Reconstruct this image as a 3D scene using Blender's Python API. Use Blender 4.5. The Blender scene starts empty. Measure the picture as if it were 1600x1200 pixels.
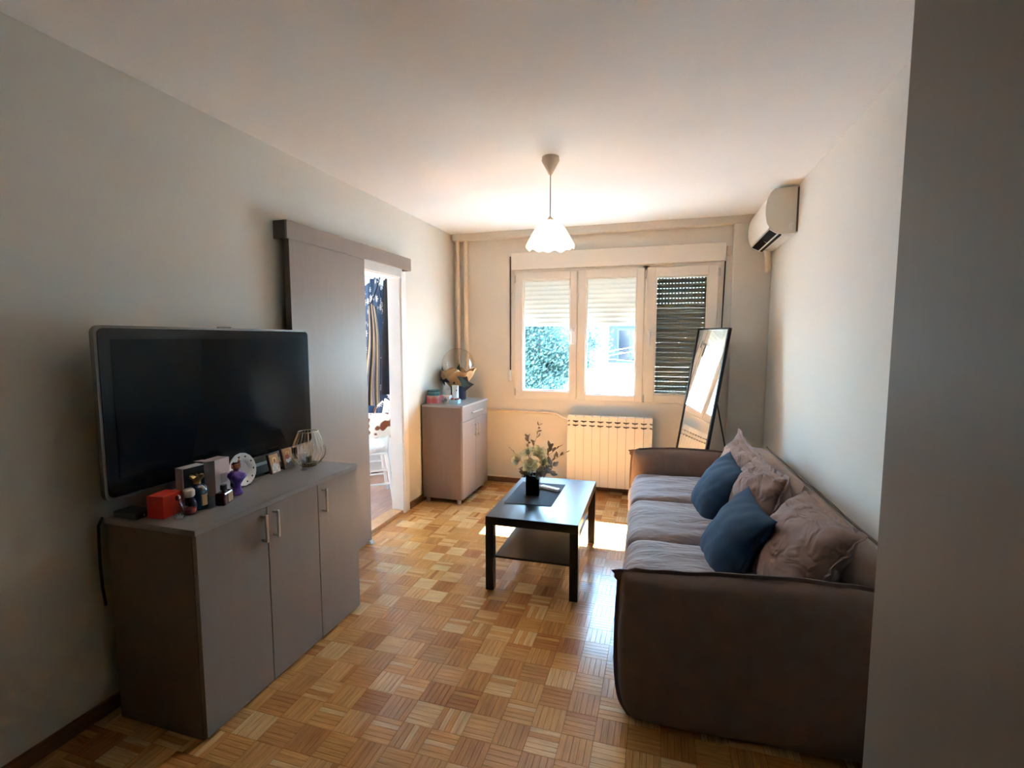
import bpy, math, random
from mathutils import Vector, Matrix, noise
random.seed(7)
PI = math.pi
sc = bpy.context.scene
col = sc.collection

# ------------------------------------------------------------------ camera
cam_d = bpy.data.cameras.new('camera'); cam = bpy.data.objects.new('camera', cam_d); col.objects.link(cam)
sc.camera = cam
CAM = Vector((2.083, -0.064, 1.487)); YAW, PITCH, ROLL, FPX = 16.784, 5.181, 0.025, 772.2
cam.location = CAM
cam.rotation_euler = (Matrix.Rotation(math.radians(YAW), 4, 'Z') @ Matrix.Rotation(math.radians(90 - PITCH), 4, 'X') @ Matrix.Rotation(math.radians(-ROLL), 4, 'Z')).to_euler()
cam_d.sensor_fit = 'HORIZONTAL'; cam_d.sensor_width = 36.0; cam_d.lens = FPX / 1600 * 36.0
cam_d.clip_start = 0.02; cam_d.clip_end = 300

# ------------------------------------------------------------------ world, sun, exposure
vs = sc.view_settings
vs.view_transform = 'Standard'; vs.look = 'None'; vs.gamma = 1.0; vs.use_curve_mapping = False
vs.exposure = 1.2
sc.cycles.max_bounces = 14; sc.cycles.diffuse_bounces = 7; sc.cycles.glossy_bounces = 5
sc.cycles.transparent_max_bounces = 16; sc.cycles.transmission_bounces = 8
sc.cycles.sample_clamp_indirect = 12.0
sc.cycles.caustics_reflective = False; sc.cycles.caustics_refractive = False
SKY_STRENGTH = 20.0
SUN_STRENGTH = 120.0
w = bpy.data.worlds.new('sky'); sc.world = w; w.use_nodes = True
nt = w.node_tree; nt.nodes.clear()
o_ = nt.nodes.new('ShaderNodeOutputWorld'); bg = nt.nodes.new('ShaderNodeBackground')
tc = nt.nodes.new('ShaderNodeTexCoord'); sx = nt.nodes.new('ShaderNodeSeparateXYZ'); rp = nt.nodes.new('ShaderNodeValToRGB')
nt.links.new(tc.outputs['Generated'], sx.inputs[0]); nt.links.new(sx.outputs[2], rp.inputs[0])
rp.color_ramp.elements[0].position = 0.0; rp.color_ramp.elements[0].color = (0.52, 0.81, 1.0, 1)
rp.color_ramp.elements[1].position = 0.9; rp.color_ramp.elements[1].color = (0.24, 0.52, 1.0, 1)
nt.links.new(rp.outputs[0], bg.inputs[0]); bg.inputs[1].default_value = SKY_STRENGTH
nt.links.new(bg.outputs[0], o_.inputs[0])
sun_d = bpy.data.lights.new('sun', 'SUN'); sun = bpy.data.objects.new('sun', sun_d); col.objects.link(sun)
sun.location = (1, 30, 33)
sun.rotation_euler = Vector((0.02, -1.0, -1.09)).to_track_quat('-Z', 'Y').to_euler()
sun_d.energy = SUN_STRENGTH; sun_d.color = (1.0, 0.985, 0.96); sun_d.angle = math.radians(0.6)

# ------------------------------------------------------------------ materials
M = {}
def mat(name, color, rough=0.5, metal=0.0, var=0.0, vscale=8.0, bump=0.0, bscale=60.0, coat=0.0, spec=0.5, trans=0.0, sheen=0.0, emit=None, estr=0.0, stretch=None, crease=0.0):
    m = bpy.data.materials.new(name); m.use_nodes = True; M[name] = m
    t = m.node_tree; p = t.nodes['Principled BSDF']
    c = tuple(color) + (1,)
    p.inputs['Base Color'].default_value = c; p.inputs['Roughness'].default_value = rough
    p.inputs['Metallic'].default_value = metal; p.inputs['Coat Weight'].default_value = coat
    p.inputs['Specular IOR Level'].default_value = spec
    p.inputs['Sheen Weight'].default_value = sheen
    co = t.nodes.new('ShaderNodeTexCoord'); src = co.outputs['Object']
    if stretch:
        mp = t.nodes.new('ShaderNodeMapping'); mp.inputs['Scale'].default_value = stretch
        t.links.new(src, mp.inputs[0]); src = mp.outputs[0]
    if var > 0:
        n = t.nodes.new('ShaderNodeTexNoise'); n.inputs['Scale'].default_value = vscale; n.inputs['Detail'].default_value = 4
        r = t.nodes.new('ShaderNodeValToRGB')
        r.color_ramp.elements[0].position = .3; r.color_ramp.elements[1].position = .7
        r.color_ramp.elements[0].color = tuple(x * (1 - var) for x in color) + (1,)
        r.color_ramp.elements[1].color = tuple(min(1, x * (1 + var)) for x in color) + (1,)
        t.links.new(src, n.inputs[0]); t.links.new(n.outputs[0], r.inputs[0]); t.links.new(r.outputs[0], p.inputs['Base Color'])
    if bump > 0:
        n = t.nodes.new('ShaderNodeTexNoise'); n.inputs['Scale'].default_value = bscale; n.inputs['Detail'].default_value = 5
        b = t.nodes.new('ShaderNodeBump'); b.inputs['Strength'].default_value = bump; b.inputs['Distance'].default_value = 0.01
        t.links.new(src, n.inputs[0]); t.links.new(n.outputs[0], b.inputs['Height']); t.links.new(b.outputs[0], p.inputs['Normal'])
    if crease > 0:      # soft directional folds in the cloth
        mc = t.nodes.new('ShaderNodeMapping'); mc.inputs['Scale'].default_value = (5.0, 16.0, 9.0); mc.inputs['Rotation'].default_value = (0.3, 0.2, 0.45)
        nc = t.nodes.new('ShaderNodeTexNoise'); nc.inputs['Scale'].default_value = 1.0; nc.inputs['Detail'].default_value = 2.0; nc.inputs['Distortion'].default_value = 0.9
        rc = t.nodes.new('ShaderNodeValToRGB'); rc.color_ramp.interpolation = 'EASE'
        rc.color_ramp.elements[0].position = .42; rc.color_ramp.elements[1].position = .62
        bc = t.nodes.new('ShaderNodeBump'); bc.inputs['Strength'].default_value = crease; bc.inputs['Distance'].default_value = 0.012
        t.links.new(co.outputs['Object'], mc.inputs[0]); t.links.new(mc.outputs[0], nc.inputs[0]); t.links.new(nc.outputs[0], rc.inputs[0]); t.links.new(rc.outputs[0], bc.inputs['Height'])
        t.links.new(b.outputs[0], bc.inputs['Normal']); t.links.new(bc.outputs[0], p.inputs['Normal'])
    if trans > 0:
        tr = t.nodes.new('ShaderNodeBsdfTranslucent'); tr.inputs[0].default_value = c
        mx = t.nodes.new('ShaderNodeMixShader'); mx.inputs[0].default_value = trans
        t.links.new(p.outputs[0], mx.inputs[1]); t.links.new(tr.outputs[0], mx.inputs[2])
        t.links.new(mx.outputs[0], t.nodes['Material Output'].inputs[0])
    if emit:
        p.inputs['Emission Color'].default_value = tuple(emit) + (1,); p.inputs['Emission Strength'].default_value = estr
    return m

def glass(name, tint=(1, 1, 1), refl=1.0, rough=0.02):
    m = bpy.data.materials.new(name); m.use_nodes = True; M[name] = m
    t = m.node_tree; t.nodes.clear()
    o = t.nodes.new('ShaderNodeOutputMaterial'); tr = t.nodes.new('ShaderNodeBsdfTransparent'); g = t.nodes.new('ShaderNodeBsdfGlossy')
    lw = t.nodes.new('ShaderNodeLayerWeight'); lw.inputs[0].default_value = 0.5; mx = t.nodes.new('ShaderNodeMixShader')
    pw = t.nodes.new('ShaderNodeMath'); pw.operation = 'POWER'; pw.inputs[1].default_value = 4.0; t.links.new(lw.outputs['Facing'], pw.inputs[0])
    ad = t.nodes.new('ShaderNodeMath'); ad.operation = 'MULTIPLY_ADD'; ad.inputs[1].default_value = 0.75; ad.inputs[2].default_value = 0.04; t.links.new(pw.outputs[0], ad.inputs[0])
    mu = t.nodes.new('ShaderNodeMath'); mu.operation = 'MULTIPLY'; mu.inputs[1].default_value = refl
    tr.inputs[0].default_value = tuple(tint) + (1,); g.inputs['Roughness'].default_value = rough
    t.links.new(ad.outputs[0], mu.inputs[0]); t.links.new(mu.outputs[0], mx.inputs[0])
    t.links.new(tr.outputs[0], mx.inputs[1]); t.links.new(g.outputs[0], mx.inputs[2]); t.links.new(mx.outputs[0], o.inputs[0])
    return m

mat('wall_paint', (0.655, 0.645, 0.595), 0.85, var=0.025, vscale=1.6, bump=0.06, bscale=180)
mat('ceiling_paint', (0.875, 0.89, 0.885), 0.9, var=0.015, vscale=1.2, bump=0.04, bscale=150)
mat('window_wall_paint', (0.69, 0.66, 0.60), 0.85, var=0.03, vscale=1.8, bump=0.06, bscale=180)
mat('bedroom_paint', (0.80, 0.85, 0.88), 0.85, var=0.02, bump=0.03, bscale=150)
mat('baseboard_wood', (0.17, 0.075, 0.032), 0.42, var=0.25, vscale=12, stretch=(1, 1, 14))
mat('threshold_wood', (0.50, 0.30, 0.15), 0.4, var=0.2, vscale=18, stretch=(8, 1, 8))
mat('wardrobe_laminate', (0.160, 0.118, 0.082), 0.52, var=0.02, vscale=40, stretch=(1, 1, .08), spec=0.22)
mat('carton_black', (0.006, 0.006, 0.007), 0.6, spec=0.15)
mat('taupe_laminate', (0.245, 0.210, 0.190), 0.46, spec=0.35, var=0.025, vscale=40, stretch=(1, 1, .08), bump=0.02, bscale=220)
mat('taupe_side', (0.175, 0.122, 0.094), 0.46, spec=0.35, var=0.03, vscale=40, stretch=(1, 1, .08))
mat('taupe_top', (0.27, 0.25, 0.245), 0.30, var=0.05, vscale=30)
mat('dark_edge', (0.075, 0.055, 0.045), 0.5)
mat('gap_black', (0.012, 0.010, 0.009), 0.8)
mat('white_pvc', (0.80, 0.76, 0.69), 0.38, var=0.02, vscale=3)
mat('white_lacquer', (0.80, 0.79, 0.75), 0.45, var=0.03, vscale=5)
mat('shutter_white', (0.86, 0.86, 0.84), 0.5, trans=0.055)
mat('shutter_grey', (0.20, 0.21, 0.185), 0.55, var=0.08, vscale=5)
mat('steel', (0.60, 0.58, 0.56), 0.30, 1.0)
mat('radiator_shade', (0.20, 0.19, 0.18), 0.4, 0.9)  # dark tone imitating the shade inside the radiator
mat('black_metal', (0.02, 0.02, 0.022), 0.42, 0.3)
mat('black_plastic', (0.018, 0.018, 0.020), 0.35)
mat('screen_black', (0.003, 0.004, 0.006), 0.16, spec=0.12)
mat('piano_black', (0.006, 0.007, 0.009), 0.14, spec=0.25)
mat('tv_silver', (0.17, 0.165, 0.16), 0.35, 0.4)
mat('tv_back', (0.45, 0.40, 0.30), 0.5)
mat('mirror_glass', (0.92, 0.94, 0.93), 0.015, 1.0)
mat('radiator_enamel', (0.86, 0.83, 0.76), 0.33)
mat('pipe_paint', (0.76, 0.64, 0.50), 0.4, var=0.03, vscale=9)
mat('ac_white', (0.80, 0.79, 0.74), 0.36)
mat('ac_side', (0.62, 0.59, 0.51), 0.45)
mat('ac_dark', (0.008, 0.007, 0.007), 0.9, spec=0.1)
mat('lamp_beige', (0.62, 0.52, 0.42), 0.5)
mat('opal_glass', (0.93, 0.91, 0.86), 0.25, trans=0.6, emit=(1.0, 0.93, 0.82), estr=0.0)
mat('bulb_lit', (1, 1, 1), 0.3, emit=(1.0, 0.86, 0.66), estr=60.0)
mat('cord_grey', (0.20, 0.20, 0.21), 0.5)
mat('table_black', (0.012, 0.011, 0.011), 0.30, var=0.25, vscale=60, stretch=(1, .05, 1), spec=0.4)
mat('runner_cloth', (0.035, 0.040, 0.055), 0.85, var=0.2, vscale=200, bump=0.3, bscale=500)
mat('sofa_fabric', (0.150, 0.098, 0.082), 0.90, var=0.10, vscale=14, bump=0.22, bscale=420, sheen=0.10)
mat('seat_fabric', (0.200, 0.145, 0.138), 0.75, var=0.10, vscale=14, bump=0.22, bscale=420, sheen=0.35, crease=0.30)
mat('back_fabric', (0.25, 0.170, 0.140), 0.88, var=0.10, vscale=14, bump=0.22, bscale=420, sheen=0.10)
mat('sofa_welt', (0.13, 0.085, 0.072), 0.9)
mat('pillow_taupe', (0.25, 0.165, 0.140), 0.92, var=0.09, vscale=10, bump=0.25, bscale=380, sheen=0.08, crease=0.9)
mat('pillow_blue', (0.0025, 0.030, 0.080), 0.85, var=0.10, vscale=20, bump=0.3, bscale=500)
mat('vase_dark', (0.014, 0.013, 0.014), 0.22)
mat('dried_stem', (0.20, 0.14, 0.09), 0.8)
mat('dried_leaf', (0.26, 0.17, 0.11), 0.75, var=0.3, vscale=30, trans=0.2)
mat('grey_leaf', (0.30, 0.27, 0.24), 0.75, var=0.25, vscale=30, trans=0.15)
mat('cream_petal', (0.66, 0.61, 0.38), 0.75, var=0.38, vscale=38, trans=0.08)
mat('white_plastic', (0.78, 0.78, 0.78), 0.35)
mat('button_grey', (0.25, 0.25, 0.27), 0.5)
mat('red_box', (0.62, 0.040, 0.014), 0.38, var=0.06, vscale=8)
mat('teal_glass', (0.003, 0.035, 0.075), 0.12, coat=0.5)
mat('gold', (0.72, 0.48, 0.20), 0.28, 1.0)
mat('copper', (0.66, 0.33, 0.20), 0.25, 1.0)
mat('dark_red_glass', (0.10, 0.008, 0.010), 0.10, coat=0.5)
mat('label_gold', (0.55, 0.32, 0.14), 0.45)
mat('label_print', (0.22, 0.12, 0.06), 0.6)
mat('pink_card', (0.58, 0.43, 0.40), 0.6, var=0.04)
mat('label_brown', (0.38, 0.25, 0.22), 0.6)
mat('card_white', (0.72, 0.70, 0.68), 0.55)
mat('purple_bottle', (0.13, 0.07, 0.40), 0.40, var=0.25, vscale=40, bump=0.4, bscale=90)
mat('cap_beige', (0.62, 0.52, 0.40), 0.5)
mat('porcelain', (0.72, 0.71, 0.66), 0.25)
mat('plate_grey', (0.30, 0.30, 0.31), 0.3)
mat('icon_gold', (0.48, 0.24, 0.07), 0.38, var=0.25, vscale=40)
mat('icon_wood', (0.09, 0.03, 0.018), 0.5)
mat('icon_halo', (0.80, 0.50, 0.16), 0.35, 0.3)
mat('icon_robe', (0.60, 0.56, 0.52), 0.6, var=0.6, vscale=160)
mat('icon_dark', (0.10, 0.055, 0.045), 0.6, var=0.5, vscale=140)
mat('icon_red', (0.34, 0.06, 0.03), 0.6)
mat('icon_skin', (0.30, 0.14, 0.06), 0.6)
mat('brass_wire', (0.55, 0.45, 0.34), 0.32, 1.0)
mat('lantern_base', (0.20, 0.14, 0.07), 0.45, 0.4)
mat('teal_tin', (0.045, 0.14, 0.15), 0.4, var=0.2, vscale=14)
mat('tin_stripe', (0.60, 0.55, 0.40), 0.4)
mat('candle_white', (0.82, 0.80, 0.77), 0.45)
mat('soft_blue_card', (0.32, 0.52, 0.60), 0.5, var=0.1, vscale=30)
mat('lid_red', (0.40, 0.05, 0.03), 0.45)
mat('kraft_paper', (0.50, 0.30, 0.14), 0.7, var=0.15, vscale=14)
mat('black_paper', (0.022, 0.026, 0.032), 0.55)
mat('navy_box', (0.015, 0.018, 0.045), 0.45)
mat('ribbon_green', (0.035, 0.070, 0.068), 0.40)
mat('rose_white', (0.86, 0.80, 0.66), 0.6)
mat('chair_white', (0.80, 0.83, 0.84), 0.4)
mat('fluffy_white', (0.84, 0.86, 0.88), 0.95, bump=1.0, bscale=70, var=0.05, vscale=40)
mat('black_cloth', (0.010, 0.011, 0.016), 0.9, bump=0.3, bscale=200)
mat('green_cloth', (0.012, 0.05, 0.045), 0.9)
mat('strap_brown', (0.22, 0.07, 0.025), 0.6)
mat('laminate', (0.36, 0.22, 0.165), 0.33, var=0.22, vscale=9, stretch=(6, .6, 1))
mat('laminate_b', (0.42, 0.27, 0.205), 0.33, var=0.2, vscale=9, stretch=(6, .6, 1))
mat('bark', (0.12, 0.09, 0.07), 0.9)
mat('leaf_green', (0.011, 0.045, 0.047), 0.7, var=0.5, vscale=1.2, trans=0.35)
mat('leaf_pale', (0.030, 0.066, 0.070), 0.7, var=0.35, vscale=1.5, trans=0.4)
mat('leaf_deep', (0.008, 0.030, 0.030), 0.7, var=0.4, vscale=1.2, trans=0.25)
mat('house_blue', (0.0012, 0.010, 0.019), 0.7, var=0.08, vscale=.6)
mat('house_frame', (0.006, 0.024, 0.036), 0.6)
mat('house_pane', (0.001, 0.008, 0.016), 0.15)
mat('render_white', (0.85, 0.84, 0.80), 0.8, var=0.02)
mat('asphalt', (0.20, 0.20, 0.19), 0.9, var=0.1, vscale=2)
mat('pale_paving', (0.42, 0.42, 0.41), 0.9, var=0.08, vscale=2)
mat('facade', (0.70, 0.66, 0.58), 0.85, var=0.04, vscale=2)
mat('wire_pale', (0.75, 0.78, 0.78), 0.5)
mat('dark_cable', (0.012, 0.012, 0.013), 0.5)
mat('subfloor', (0.06, 0.03, 0.015), 0.8)
glass('pane_glass', (0.97, 0.99, 0.985), 0.9)
glass('clear_glass', (0.93, 0.94, 0.95), 1.1)
glass('balloon_film', (0.96, 0.93, 0.89), 1.3)
glass('bulb_glass', (0.93, 0.90, 0.86), 1.0)

def nodes(name):
    m = bpy.data.materials.new(name); m.use_nodes = True; M[name] = m
    return m.node_tree, m.node_tree.nodes['Principled BSDF']
def N(t, kind, **kw):
    n = t.nodes.new(kind)
    for k, v in kw.items():
        if k == 'op': n.operation = v
        else: n.inputs[int(k[1:])].default_value = v
    return n
def math_n(t, op, a, b=None):
    n = t.nodes.new('ShaderNodeMath'); n.operation = op
    for i, v in enumerate((a, b)):
        if v is None: continue
        if isinstance(v, (int, float)): n.inputs[i].default_value = v
        else: t.links.new(v, n.inputs[i])
    return n.outputs[0]

# parquet oak: tone per strip in the colour attribute, grain along the strip's own u direction
t, p = nodes('parquet_oak')
at = t.nodes.new('ShaderNodeAttribute'); at.attribute_name = 'tone'
uv = t.nodes.new('ShaderNodeUVMap'); uv.uv_map = 'grain'
mp = t.nodes.new('ShaderNodeMapping'); mp.inputs['Scale'].default_value = (9, 150, 1); t.links.new(uv.outputs[0], mp.inputs[0])
gn = N(t, 'ShaderNodeTexNoise'); gn.inputs['Scale'].default_value = 1.0; gn.inputs['Detail'].default_value = 6; t.links.new(mp.outputs[0], gn.inputs[0])
gr = t.nodes.new('ShaderNodeValToRGB'); gr.color_ramp.elements[0].position = .32; gr.color_ramp.elements[1].position = .68
gr.color_ramp.elements[0].color = (.74, .69, .63, 1); gr.color_ramp.elements[1].color = (1.12, 1.12, 1.12, 1)
t.links.new(gn.outputs[0], gr.inputs[0])
mx = t.nodes.new('ShaderNodeMix'); mx.data_type = 'RGBA'; mx.blend_type = 'MULTIPLY'; mx.inputs[0].default_value = 1.0
t.links.new(at.outputs['Color'], mx.inputs[6]); t.links.new(gr.outputs[0], mx.inputs[7]); t.links.new(mx.outputs[2], p.inputs['Base Color'])
p.inputs['Roughness'].default_value = 0.26; p.inputs['Specular IOR Level'].default_value = 0.5
geo = t.nodes.new('ShaderNodeNewGeometry'); wn = N(t, 'ShaderNodeTexNoise'); wn.inputs['Scale'].default_value = 5.0
t.links.new(geo.outputs['Position'], wn.inputs[0])
rr = t.nodes.new('ShaderNodeMapRange'); rr.inputs[3].default_value = 0.15; rr.inputs[4].default_value = 0.28; t.links.new(wn.outputs[0], rr.inputs[0]); t.links.new(rr.outputs[0], p.inputs['Roughness'])
b = t.nodes.new('ShaderNodeBump'); b.inputs['Strength'].default_value = 0.05; b.inputs['Distance'].default_value = 0.002
t.links.new(gn.outputs[0], b.inputs['Height']); t.links.new(b.outputs[0], p.inputs['Normal'])

# navy cloth with white daisies
t, p = nodes('daisy_cloth')
uv = t.nodes.new('ShaderNodeUVMap'); uv.uv_map = 'grain'
vo = N(t, 'ShaderNodeTexVoronoi'); vo.inputs['Scale'].default_value = 10.0; vo.inputs['Randomness'].default_value = 0.6; t.links.new(uv.outputs[0], vo.inputs['Vector'])
sb = t.nodes.new('ShaderNodeVectorMath'); sb.operation = 'SUBTRACT'
ms = t.nodes.new('ShaderNodeVectorMath'); ms.operation = 'SCALE'; ms.inputs['Scale'].default_value = 1.0
t.links.new(uv.outputs[0], sb.inputs[0]); t.links.new(vo.outputs['Position'], sb.inputs[1])
sp = t.nodes.new('ShaderNodeSeparateXYZ'); t.links.new(sb.outputs[0], sp.inputs[0])
ang = math_n(t, 'ARCTAN2', sp.outputs[1], sp.outputs[0])
pet = math_n(t, 'MULTIPLY', math_n(t, 'ABSOLUTE', math_n(t, 'COSINE', math_n(t, 'MULTIPLY', ang, 4.0))), 0.028)
rad = math_n(t, 'ADD', pet, 0.016)
ln = t.nodes.new('ShaderNodeVectorMath'); ln.operation = 'LENGTH'; t.links.new(sb.outputs[0], ln.inputs[0])
inside = math_n(t, 'LESS_THAN', ln.outputs['Value'], rad)
heart = math_n(t, 'LESS_THAN', ln.outputs['Value'], 0.009)
m1 = t.nodes.new('ShaderNodeMix'); m1.data_type = 'RGBA'; m1.inputs[6].default_value = (0.035, 0.075, 0.15, 1); m1.inputs[7].default_value = (0.85, 0.85, 0.85, 1)
t.links.new(inside, m1.inputs[0])
m2 = t.nodes.new('ShaderNodeMix'); m2.data_type = 'RGBA'; m2.inputs[7].default_value = (0.16, 0.05, 0.03, 1)
t.links.new(heart, m2.inputs[0]); t.links.new(m1.outputs[2], m2.inputs[6]); t.links.new(m2.outputs[2], p.inputs['Base Color']); p.inputs['Roughness'].default_value = 0.8

# striped cloth
t, p = nodes('striped_cloth')
uv = t.nodes.new('ShaderNodeUVMap'); uv.uv_map = 'grain'
sp = t.nodes.new('ShaderNodeSeparateXYZ'); t.links.new(uv.outputs[0], sp.inputs[0])
fr = math_n(t, 'FRACT', math_n(t, 'MULTIPLY', sp.outputs[0], 9.0))
r = t.nodes.new('ShaderNodeValToRGB'); r.color_ramp.interpolation = 'CONSTANT'; e = r.color_ramp.elements
e[0].position = 0; e[0].color = (0.02, 0.022, 0.03, 1); e[1].position = .28; e[1].color = (0.42, 0.27, 0.10, 1)
for ps, c in ((.5, (0.60, 0.52, 0.42, 1)), (.62, (0.10, 0.10, 0.13, 1)), (.8, (0.36, 0.36, 0.40, 1)), (.9, (0.02, 0.02, 0.03, 1))):
    q = e.new(ps); q.color = c
t.links.new(fr, r.inputs[0]); t.links.new(r.outputs[0], p.inputs['Base Color']); p.inputs['Roughness'].default_value = 0.75

# white hide with brown patches
t, p = nodes('cow_patch')
co = t.nodes.new('ShaderNodeTexCoord'); n1 = N(t, 'ShaderNodeTexNoise'); n1.inputs['Scale'].default_value = 9.0; n1.inputs['Detail'].default_value = 1.0
t.links.new(co.outputs['Object'], n1.inputs[0])
r = t.nodes.new('ShaderNodeValToRGB'); r.color_ramp.elements[0].position = .55; r.color_ramp.elements[0].color = (0.82, 0.79, 0.72, 1)
r.color_ramp.elements[1].position = .58; r.color_ramp.elements[1].color = (0.20, 0.055, 0.02, 1)
t.links.new(n1.outputs[0], r.inputs[0]); t.links.new(r.outputs[0], p.inputs['Base Color']); p.inputs['Roughness'].default_value = 0.85

# floral printed card
t, p = nodes('floral_card')
co = t.nodes.new('ShaderNodeTexCoord'); vo = N(t, 'ShaderNodeTexVoronoi'); vo.inputs['Scale'].default_value = 14.0
t.links.new(co.outputs['Object'], vo.inputs['Vector'])
r = t.nodes.new('ShaderNodeValToRGB'); e = r.color_ramp.elements; e[0].position = 0; e[0].color = (0.38, 0.03, 0.05, 1); e[1].position = .75; e[1].color = (0.60, 0.45, 0.38, 1)
q = e.new(.45); q.color = (0.52, 0.12, 0.12, 1)
t.links.new(vo.outputs['Distance'], r.inputs[0]); t.links.new(r.outputs[0], p.inputs['Base Color']); p.inputs['Roughness'].default_value = 0.5

# ------------------------------------------------------------------ mesh collector
class MB:
    def __init__(s): s.v = []; s.f = []; s.uv = {}
    def add(s, verts, faces, X=None):
        o = len(s.v)
        s.v += [tuple(X @ Vector(q)) if X else tuple(q) for q in verts]
        s.f += [tuple(i + o for i in f) for f in faces]
        return s
    def box(s, x0, x1, y0, y1, z0, z1, X=None):
        return s.add([(x0, y0, z0), (x1, y0, z0), (x1, y1, z0), (x0, y1, z0), (x0, y0, z1), (x1, y0, z1), (x1, y1, z1), (x0, y1, z1)],
                     [(0, 3, 2, 1), (4, 5, 6, 7), (0, 1, 5, 4), (1, 2, 6, 5), (2, 3, 7, 6), (3, 0, 4, 7)], X)
    def prism(s, poly, a, b, axis='y', X=None):
        n = len(poly)
        def P(u, v, d): return {'y': (u, d, v), 'x': (d, u, v), 'z': (u, v, d)}[axis]
        vs_ = [P(u, v, a) for u, v in poly] + [P(u, v, b) for u, v in poly]
        fs = [tuple(range(n)), tuple(range(2 * n - 1, n - 1, -1))] + [(i, (i + 1) % n, n + (i + 1) % n, n + i) for i in range(n)]
        return s.add(vs_, fs, X)
    def lathe(s, prof, n=24, c=(0, 0, 0), X=None, wob=None):
        vs_ = []; fs = []
        for k, (r, z) in enumerate(prof):
            for i in range(n):
                a = 2 * PI * i / n
                rr_, zz = (r, z) if wob is None else wob(k, a, r, z)
                vs_.append((c[0] + rr_ * math.cos(a), c[1] + rr_ * math.sin(a), c[2] + zz))
        m = len(prof)
        for k in range(m - 1):
            for i in range(n):
                j = (i + 1) % n
                fs.append((k * n + i, k * n + j, (k + 1) * n + j, (k + 1) * n + i))
        if prof[0][0] > 1e-6: fs.append(tuple(range(n - 1, -1, -1)))
        if prof[-1][0] > 1e-6: fs.append(tuple((m - 1) * n + i for i in range(n)))
        return s.add(vs_, fs, X)
    def tube(s, path, r, n=8, X=None, closed=False):
        path = [Vector(q) for q in path]; m = len(path); vs_ = []; fs = []
        up = Vector((0, 0, 1)); prev = None
        for i, q in enumerate(path):
            d = (path[(i + 1) % m] - path[i - 1]) if closed else (path[min(i + 1, m - 1)] - path[max(i - 1, 0)])
            d.normalize()
            if prev is None:
                a = d.cross(up) if abs(d.dot(up)) < .95 else d.cross(Vector((1, 0, 0)))
            else:
                a = prev - d * prev.dot(d)
            a.normalize(); prev = a; b_ = d.cross(a)
            ri = r[i] if isinstance(r, (list, tuple)) else r
            for k in range(n):
                g = 2 * PI * k / n
                vs_.append(q + a * (ri * math.cos(g)) + b_ * (ri * math.sin(g)))
        for i in range(m if closed else m - 1):
            for k in range(n):
                l = (k + 1) % n; i2 = (i + 1) % m
                fs.append((i * n + k, i * n + l, i2 * n + l, i2 * n + k))
        if not closed: fs += [tuple(range(n - 1, -1, -1)), tuple((m - 1) * n + k for k in range(n))]
        return s.add(vs_, fs, X)
    def build(s, name, m, parent=None, smooth=False, bevel=0.0, seg=2, loc=None, rot=None, angle=None):
        me = bpy.data.meshes.new(name); me.from_pydata([tuple(q) for q in s.v], [], s.f); me.validate(); me.update()
        return link(name, me, m, parent, smooth, bevel, seg, loc, rot, angle)

def link(name, me, m, parent=None, smooth=False, bevel=0.0, seg=2, loc=None, rot=None, angle=None):
    ob = bpy.data.objects.new(name, me); col.objects.link(ob)
    if m is not None and not me.materials: me.materials.append(M[m] if isinstance(m, str) else m)
    if smooth:
        me.polygons.foreach_set('use_smooth', [True] * len(me.polygons))
        if angle is not None:
            me.set_sharp_from_angle(angle=math.radians(angle))
    if bevel > 0:
        bv = ob.modifiers.new('bevel', 'BEVEL'); bv.width = bevel; bv.segments = seg; bv.limit_method = 'ANGLE'; bv.angle_limit = math.radians(35)
    if parent is not None: ob.parent = parent
    if loc is not None: ob.location = loc
    if rot is not None: ob.rotation_euler = rot
    return ob
def tag(o, label, cat, group=None):
    o['label'] = label; o['category'] = cat
    if group: o['group'] = group
    return o
def thing(name, label, cat, loc=(0, 0, 0), rotz=0.0, group=None):
    o = bpy.data.objects.new(name, None); col.objects.link(o); o.location = loc; o.rotation_euler = (0, 0, rotz)
    o.empty_display_size = 0.05
    return tag(o, label, cat, group)
def struct(o, label=None):
    o['kind'] = 'structure'
    if label: o['label'] = label
    return o
def box(name, d, m, parent=None, bevel=0.0, loc=None, rot=None):
    return MB().box(*d).build(name, m, parent, bevel=bevel, loc=loc, rot=rot, smooth=bevel > 0, angle=40 if bevel > 0 else None)
def copy_tree(o, parent=None):
    c = o.copy(); col.objects.link(c); c.parent = parent
    for ch in list(o.children): copy_tree(ch, c)
    return c

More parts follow.
